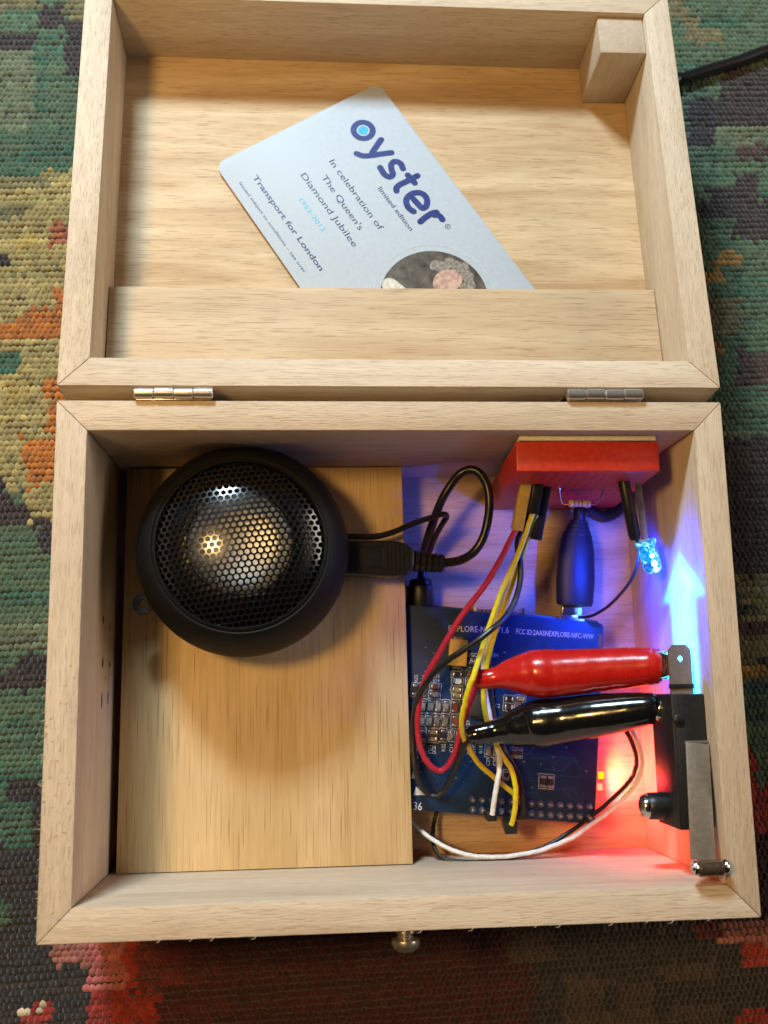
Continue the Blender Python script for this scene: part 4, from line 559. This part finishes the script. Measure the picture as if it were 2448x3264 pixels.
# ------------------------------------------------------------------ crocodile clips
def clip(key, mat, label, jaw, tailwire):
    pts = [np.array(q[:3]) for q in key]; rad = [q[3] for q in key]
    P_ = [p+rng.normal(0, .05, 3) for p in curve(pts, 4)]; r_ = [x[0] for x in curve([(r, 0, 0) for r in rad], 4)]
    t = thing('crocodile_clip', pts[-1], label, 'clip', 'crocodile clips on the switch')
    bt = MB().sweep(P_, [(r*rng.normal(1, .006), r*.93*rng.normal(1, .006)) for r in r_], 28, flat=(0, 1, 0)).build('boot', mat, t)
    dd = (pts[1]-pts[0]); dd /= np.linalg.norm(dd)
    MB().sweep([pts[0]-dd*1.0, pts[0]-dd*.4, pts[0]+dd*1.2], [(1.9, 1.7), (2.5, 2.3), (2.9, 2.7)], 20, flat=(0, 1, 0)).build('boot_collar', mat, bt)
    return t
def jaw(t, a, b, w0, w1, gap):
    a, b = np.array(a), np.array(b); dd = (b-a)/np.linalg.norm(b-a); sd = np.cross((0, 0, 1), dd); sd /= np.linalg.norm(sd); upv = np.cross(dd, sd); n_ = 7
    for sgn in (1, -1):
        mb = MB(); L_ = np.linalg.norm(b-a)
        for k in range(n_):
            t0, t1 = k/n_, (k+1)/n_; w_ = w0+(w1-w0)*t0; h0 = gap*(1-.6*t0)
            p = a+(b-a)*t0+upv*sgn*h0; q = a+(b-a)*t1+upv*sgn*(h0*.95)
            mb.obox(p, q, sd, w_, .45)
            for s2 in (1, -1):     # teeth along both edges
                e_ = p+sd*s2*w_; m_ = (p+q)/2+sd*s2*w_-upv*sgn*(gap*.55+.6); f_ = q+sd*s2*w_
                mb.add([e_-sd*s2*.4, e_, f_, f_-sd*s2*.4, m_], [(0, 1, 2, 3), (0, 4, 1), (1, 4, 2), (2, 4, 3), (3, 4, 0)])
        mb.build('jaw', M['steel'], t, bevel=0, angle=20)
t = clip(RED_BOOT, M['gloss_red'], 'crocodile clip in a glossy red vinyl boot gripping the metal tab', None, None)
jaw(t, JAWR[0], JAWR[1], 4.4, 3.0, 2.2)
MB().lathe([(0, -4.2), (1.3, -4.2), (1.5, -3.4), (1.5, 3.4), (1.3, 4.2), (0, 4.2)], np.array(JAWR[0])+np.array([1.2, 0, .4]), (0, 1, .1), 14).build('pivot', M['steel'], t)
t = clip(BLACK_BOOT, M['gloss_black'], 'crocodile clip in a glossy black vinyl boot clamped on the switch', None, None)
jaw(t, JAWB[0], np.array(JAWB[1])+np.array([4.0, 0, 0]), 3.6, 3.2, 2.0)
MB().sweep([np.array(JAWB[0])+np.array([0, .3, .9]), np.array(JAWB[1])+np.array([.6, 0, 1.4])], [(4.3, 3.2), (3.9, 2.9)], 16, flat=(0, 1, 0)).build('ferrule', M['steel'], t, bevel=.4)
# ------------------------------------------------------------------ roller lever switch on the side wall
sw = thing('lever_switch', (186, -107, 48), 'black lever microswitch with a roller, fixed to the side wall', 'switch')
MB().box(180.6, 190.9, -127.2, -88.2, 47, 65).build('body', M['scuffed'], sw, bevel=.5)
MB().box(181.4, 190.2, -126.5, -98, 65, 65.7).build('cover_ridge', M['scuffed'], sw, bevel=.2)
tb = MB(); out = [(182.6, -88.5), (182.6, -75.0), (184.0, -73.4), (188.0, -73.4), (189.4, -75.0), (189.4, -88.5)]
hx, hy, hrd = 186.2, -77.6, 1.15; hole = [(hx+hrd*math.cos(k*math.pi/2), hy+hrd*1.15*math.sin(k*math.pi/2)) for k in range(4)]
for z in (59.2, 60.4):
    tb.add([(x, y, z) for x, y in out]+[(x, y, z) for x, y in hole], [(0, 1, 8, 9), (1, 2, 8), (2, 3, 7, 8), (3, 4, 6, 7), (4, 5, 6), (5, 0, 9, 6)])
tb.add([(x, y, z) for z in (59.2, 60.4) for x, y in out], [(i, (i+1) % 6, 6+(i+1) % 6, 6+i) for i in range(6)]); tb.add([(x, y, z) for z in (59.2, 60.4) for x, y in hole], [(i, (i+1) % 4, 4+(i+1) % 4, 4+i) for i in range(4)])
tm = tb.mesh('terminal_tab', (186, -80, 59), smooth=False); tm.materials.append(M['dull']); place('terminal_tab', tm, (186, -80, 59), sw)
MB().box(182.4, 189.6, -86.6, -85.2, 58.9, 60.9).build('tab_fold', M['black'], sw, bevel=.15)
MB().box(183.6, 186.4, -123.2, -119.6, 65, 67.6).build('plunger', M['redbb'], sw, bevel=.25)
for yy in (-95.5, -113.5): MB().lathe([(0, 64.9), (1.5, 64.9), (1.5, 65.9), (1.0, 66.2), (0, 66.2)], (182.2 if yy > -100 else 189.6, yy, 0), seg=16).build('rivet', M['scuffed'], sw)
lv = MB(); A_, B_ = np.array([187.0, -102.5, 66.6]), np.array([183.6, -134.2, 73.6])
lv.obox(A_, B_, (1, 0, 0), 3.5, .35); lv.obox(A_+np.array([0, .3, .2]), A_+np.array([0, .5, -2.2]), (1, 0, 0), 3.5, .35); lv.build('lever', M['dull'], sw, bevel=.12)
C_ = np.array([185.0, -136.2, 74.8])
MB().lathe([(0, -3.6), (2.0, -3.6), (2.3, -3.2), (2.3, 3.2), (2.0, 3.6), (0, 3.6)], C_, (1, 0, 0), 24).build('roller', pm('roller_steel', (.36, .27, .18), .26, metal=.9), sw)
for s_ in (-1, 1):
    MB().lathe([(0, -.5), (1.9, -.5), (2.1, 0), (1.9, .5), (0, .5)], C_+np.array([s_*4.4, .2, 0]), (1, 0, 0), 20).build('roller_bracket', M['steel'], sw)
MB().sweep([C_+np.array([-5.3, .2, 0]), C_+np.array([5.3, .2, 0])], .8, 12).build('roller_axle', M['steel'], sw)
MB().lathe([(0, -1), (4.0, -1), (4.1, 2.5), (4.0, 4.6), (3.6, 5.2)], (180.5, -121.6, 53), (-1, 0, 0), 24).build('terminal_post', M['black'], sw)
MB().lathe([(3.6, 5.0), (3.7, 5.6), (3.2, 6.7), (1.8, 7.4), (0, 7.6)], (180.5, -121.6, 53), (-1, 0, 0), 24).build('post_cap', M['steel'], sw)
# ------------------------------------------------------------------ the travel card
O_ = np.array(CARD['o']); th = CARD['th']; cw = CARD['w']; Xr = np.array([math.sin(th), -math.cos(th)]); Yr = np.array([math.cos(th), math.sin(th)])
def CF(a, b, h): p = O_+Xr*a+Yr*b; return LP(p[0], p[1], cw-h)
CWd, CHt, rr_ = 108.4, 68.4, 4.0; poly = []
for (cx, cyy, a0_) in ((rr_, rr_, 180), (CWd-rr_, rr_, 270), (CWd-rr_, CHt-rr_, 0), (rr_, CHt-rr_, 90)):
    for k in range(9): a = math.radians(a0_+k*11.25); poly.append((cx+rr_*math.cos(a), cyy+rr_*math.sin(a)))
cd = thing('travel_card', CF(30, 34, -.6), 'pale blue plastic travel card tucked under the lid pocket strip', 'card')
MB().prism(poly, lambda a, b: CF(a, b, -.95), lambda a, b: CF(a, b, 0)).build('card_body', M['card'], cd, bevel=.12)
INK = dict(navy='navy2', cyan='cyan')
for s, pa, pb_, h, ink, of in CTEXT: text_mesh(s, pa, pb_, h, CF, .04, of, res=4).build('lettering', M[INK[ink]], cd, smooth=False)
def disc(c, r, h, seg=48, rx=1.0): return MB().add([CF(c[0]+r*rx*math.cos(2*math.pi*k/seg), c[1]+r*math.sin(2*math.pi*k/seg), h) for k in range(seg)], [tuple(range(seg))])
lo = sub('logo', cd, CF(*LOGO_O, .04))
def ringm(c, ra, rb_, h, seg=48): return MB().add([CF(c[0]+r*math.cos(2*math.pi*k/seg), c[1]+r*math.sin(2*math.pi*k/seg), h) for r in (ra, rb_) for k in range(seg)], [(k, (k+1) % seg, seg+(k+1) % seg, seg+k) for k in range(seg)])
ringm(LOGO_O, 4.5, 2.35, .05).build('logo_letter', M['navy'], lo, smooth=False); disc(LOGO_O, 1.85, .05).build('logo_dot', M['cyan'], lo, smooth=False)
lift = .05
def stroke(pts, r, h):
    C2 = [np.array(p[:2]) for p in curve([(q[0], q[1], 0) for q in pts], 7)]; Lf, Rt = [], []
    for i, p in enumerate(C2):
        d = C2[min(i+1, len(C2)-1)]-C2[max(i-1, 0)]; d /= np.linalg.norm(d); nn = np.array([-d[1], d[0]]); Lf.append(p+nn*r); Rt.append(p-nn*r)
    n_ = len(C2); mb = MB(); mb.add([CF(*p, h) for p in Lf+Rt], [(i, i+1, n_+i+1, n_+i) for i in range(n_-1)])
    for (p, dirp) in ((C2[0], C2[0]-C2[1]), (C2[-1], C2[-1]-C2[-2])):
        a_ = math.atan2(dirp[1], dirp[0]); arc = [p+r*np.array([math.cos(a_-math.pi/2+k*math.pi/10), math.sin(a_-math.pi/2+k*math.pi/10)]) for k in range(11)]
        mb.add([CF(*q, h) for q in arc], [tuple(range(11))])
    return mb
for ch, sts in LOGO.items():
    full = MB()
    for st in sts:
        lift += .012; b_ = stroke(st, 1.10, lift); full.add(b_.v, b_.f)
    full.build('logo_letter', M['navy'], lo, smooth=False)
ringm(LOGO_R, 1.0, .78, .05, 24).build('registered_mark', M['navy2'], lo, smooth=False)
text_mesh('R', (LOGO_R[0]-.38, LOGO_R[1]-.45), (LOGO_R[0]+.42, LOGO_R[1]-.45), .95, CF, .05).build('registered_mark', M['navy2'], lo, smooth=False)
po = sub('round_portrait', cd, CF(*PORTRAIT, .04)); RP = 18.6
ringm(PORTRAIT, RP+2.7, RP+2.2, .05, 64).build('embossed_ring', M['ring'], po, smooth=False)
disc(PORTRAIT, RP, .05, 64).build('portrait_backdrop', M['taupe'], po, smooth=False)
fc, cr, hl, clo = FACE
def blob(c, r, h, wob, seed, rx=1.0, seg=40):
    r_ = np.random.default_rng(seed); ph = r_.uniform(0, 6, 6); out_ = []
    for k in range(seg):
        a = 2*math.pi*k/seg; q = r*(1+wob*sum(math.sin((j+2)*a+ph[j])/(j+1.5) for j in range(6))); p = np.array([c[0]+q*rx*math.cos(a), c[1]+q*math.sin(a)])
        d = p-np.array(PORTRAIT); dl = np.linalg.norm(d)
        if dl > RP-.15: p = np.array(PORTRAIT)+d/dl*(RP-.15)
        out_.append(p)
    return MB().add([CF(c[0], c[1], h)]+[CF(*p, h) for p in out_], [(0, 1+k, 1+(k+1) % seg) for k in range(seg)])
hr_ = np.random.default_rng(4); hb = MB()
for k_ in range(26):       # curls round the head
    a_ = math.radians(-50+k_*9.6); rr3 = 6.3+hr_.uniform(-.7, 1.6); b_ = blob((fc[0]+.5+rr3*math.cos(a_), fc[1]-.6+rr3*math.sin(a_)*1.05), hr_.uniform(1.3, 2.1), .07+.002*k_, .12, k_, seg=14); hb.add(b_.v, b_.f)
hb.build('portrait_hair', M['hair'], po, smooth=False)
blob((fc[0]+.4, fc[1]-.9), 5.2, .13, .03, 5, rx=.84).build('portrait_face', M['skin'], po, smooth=False)
blob((clo[0]+1.0, clo[1]-2.0), 4.5, .075, .10, 8, rx=1.5).build('portrait_collar', M['cloth'], po, smooth=False)
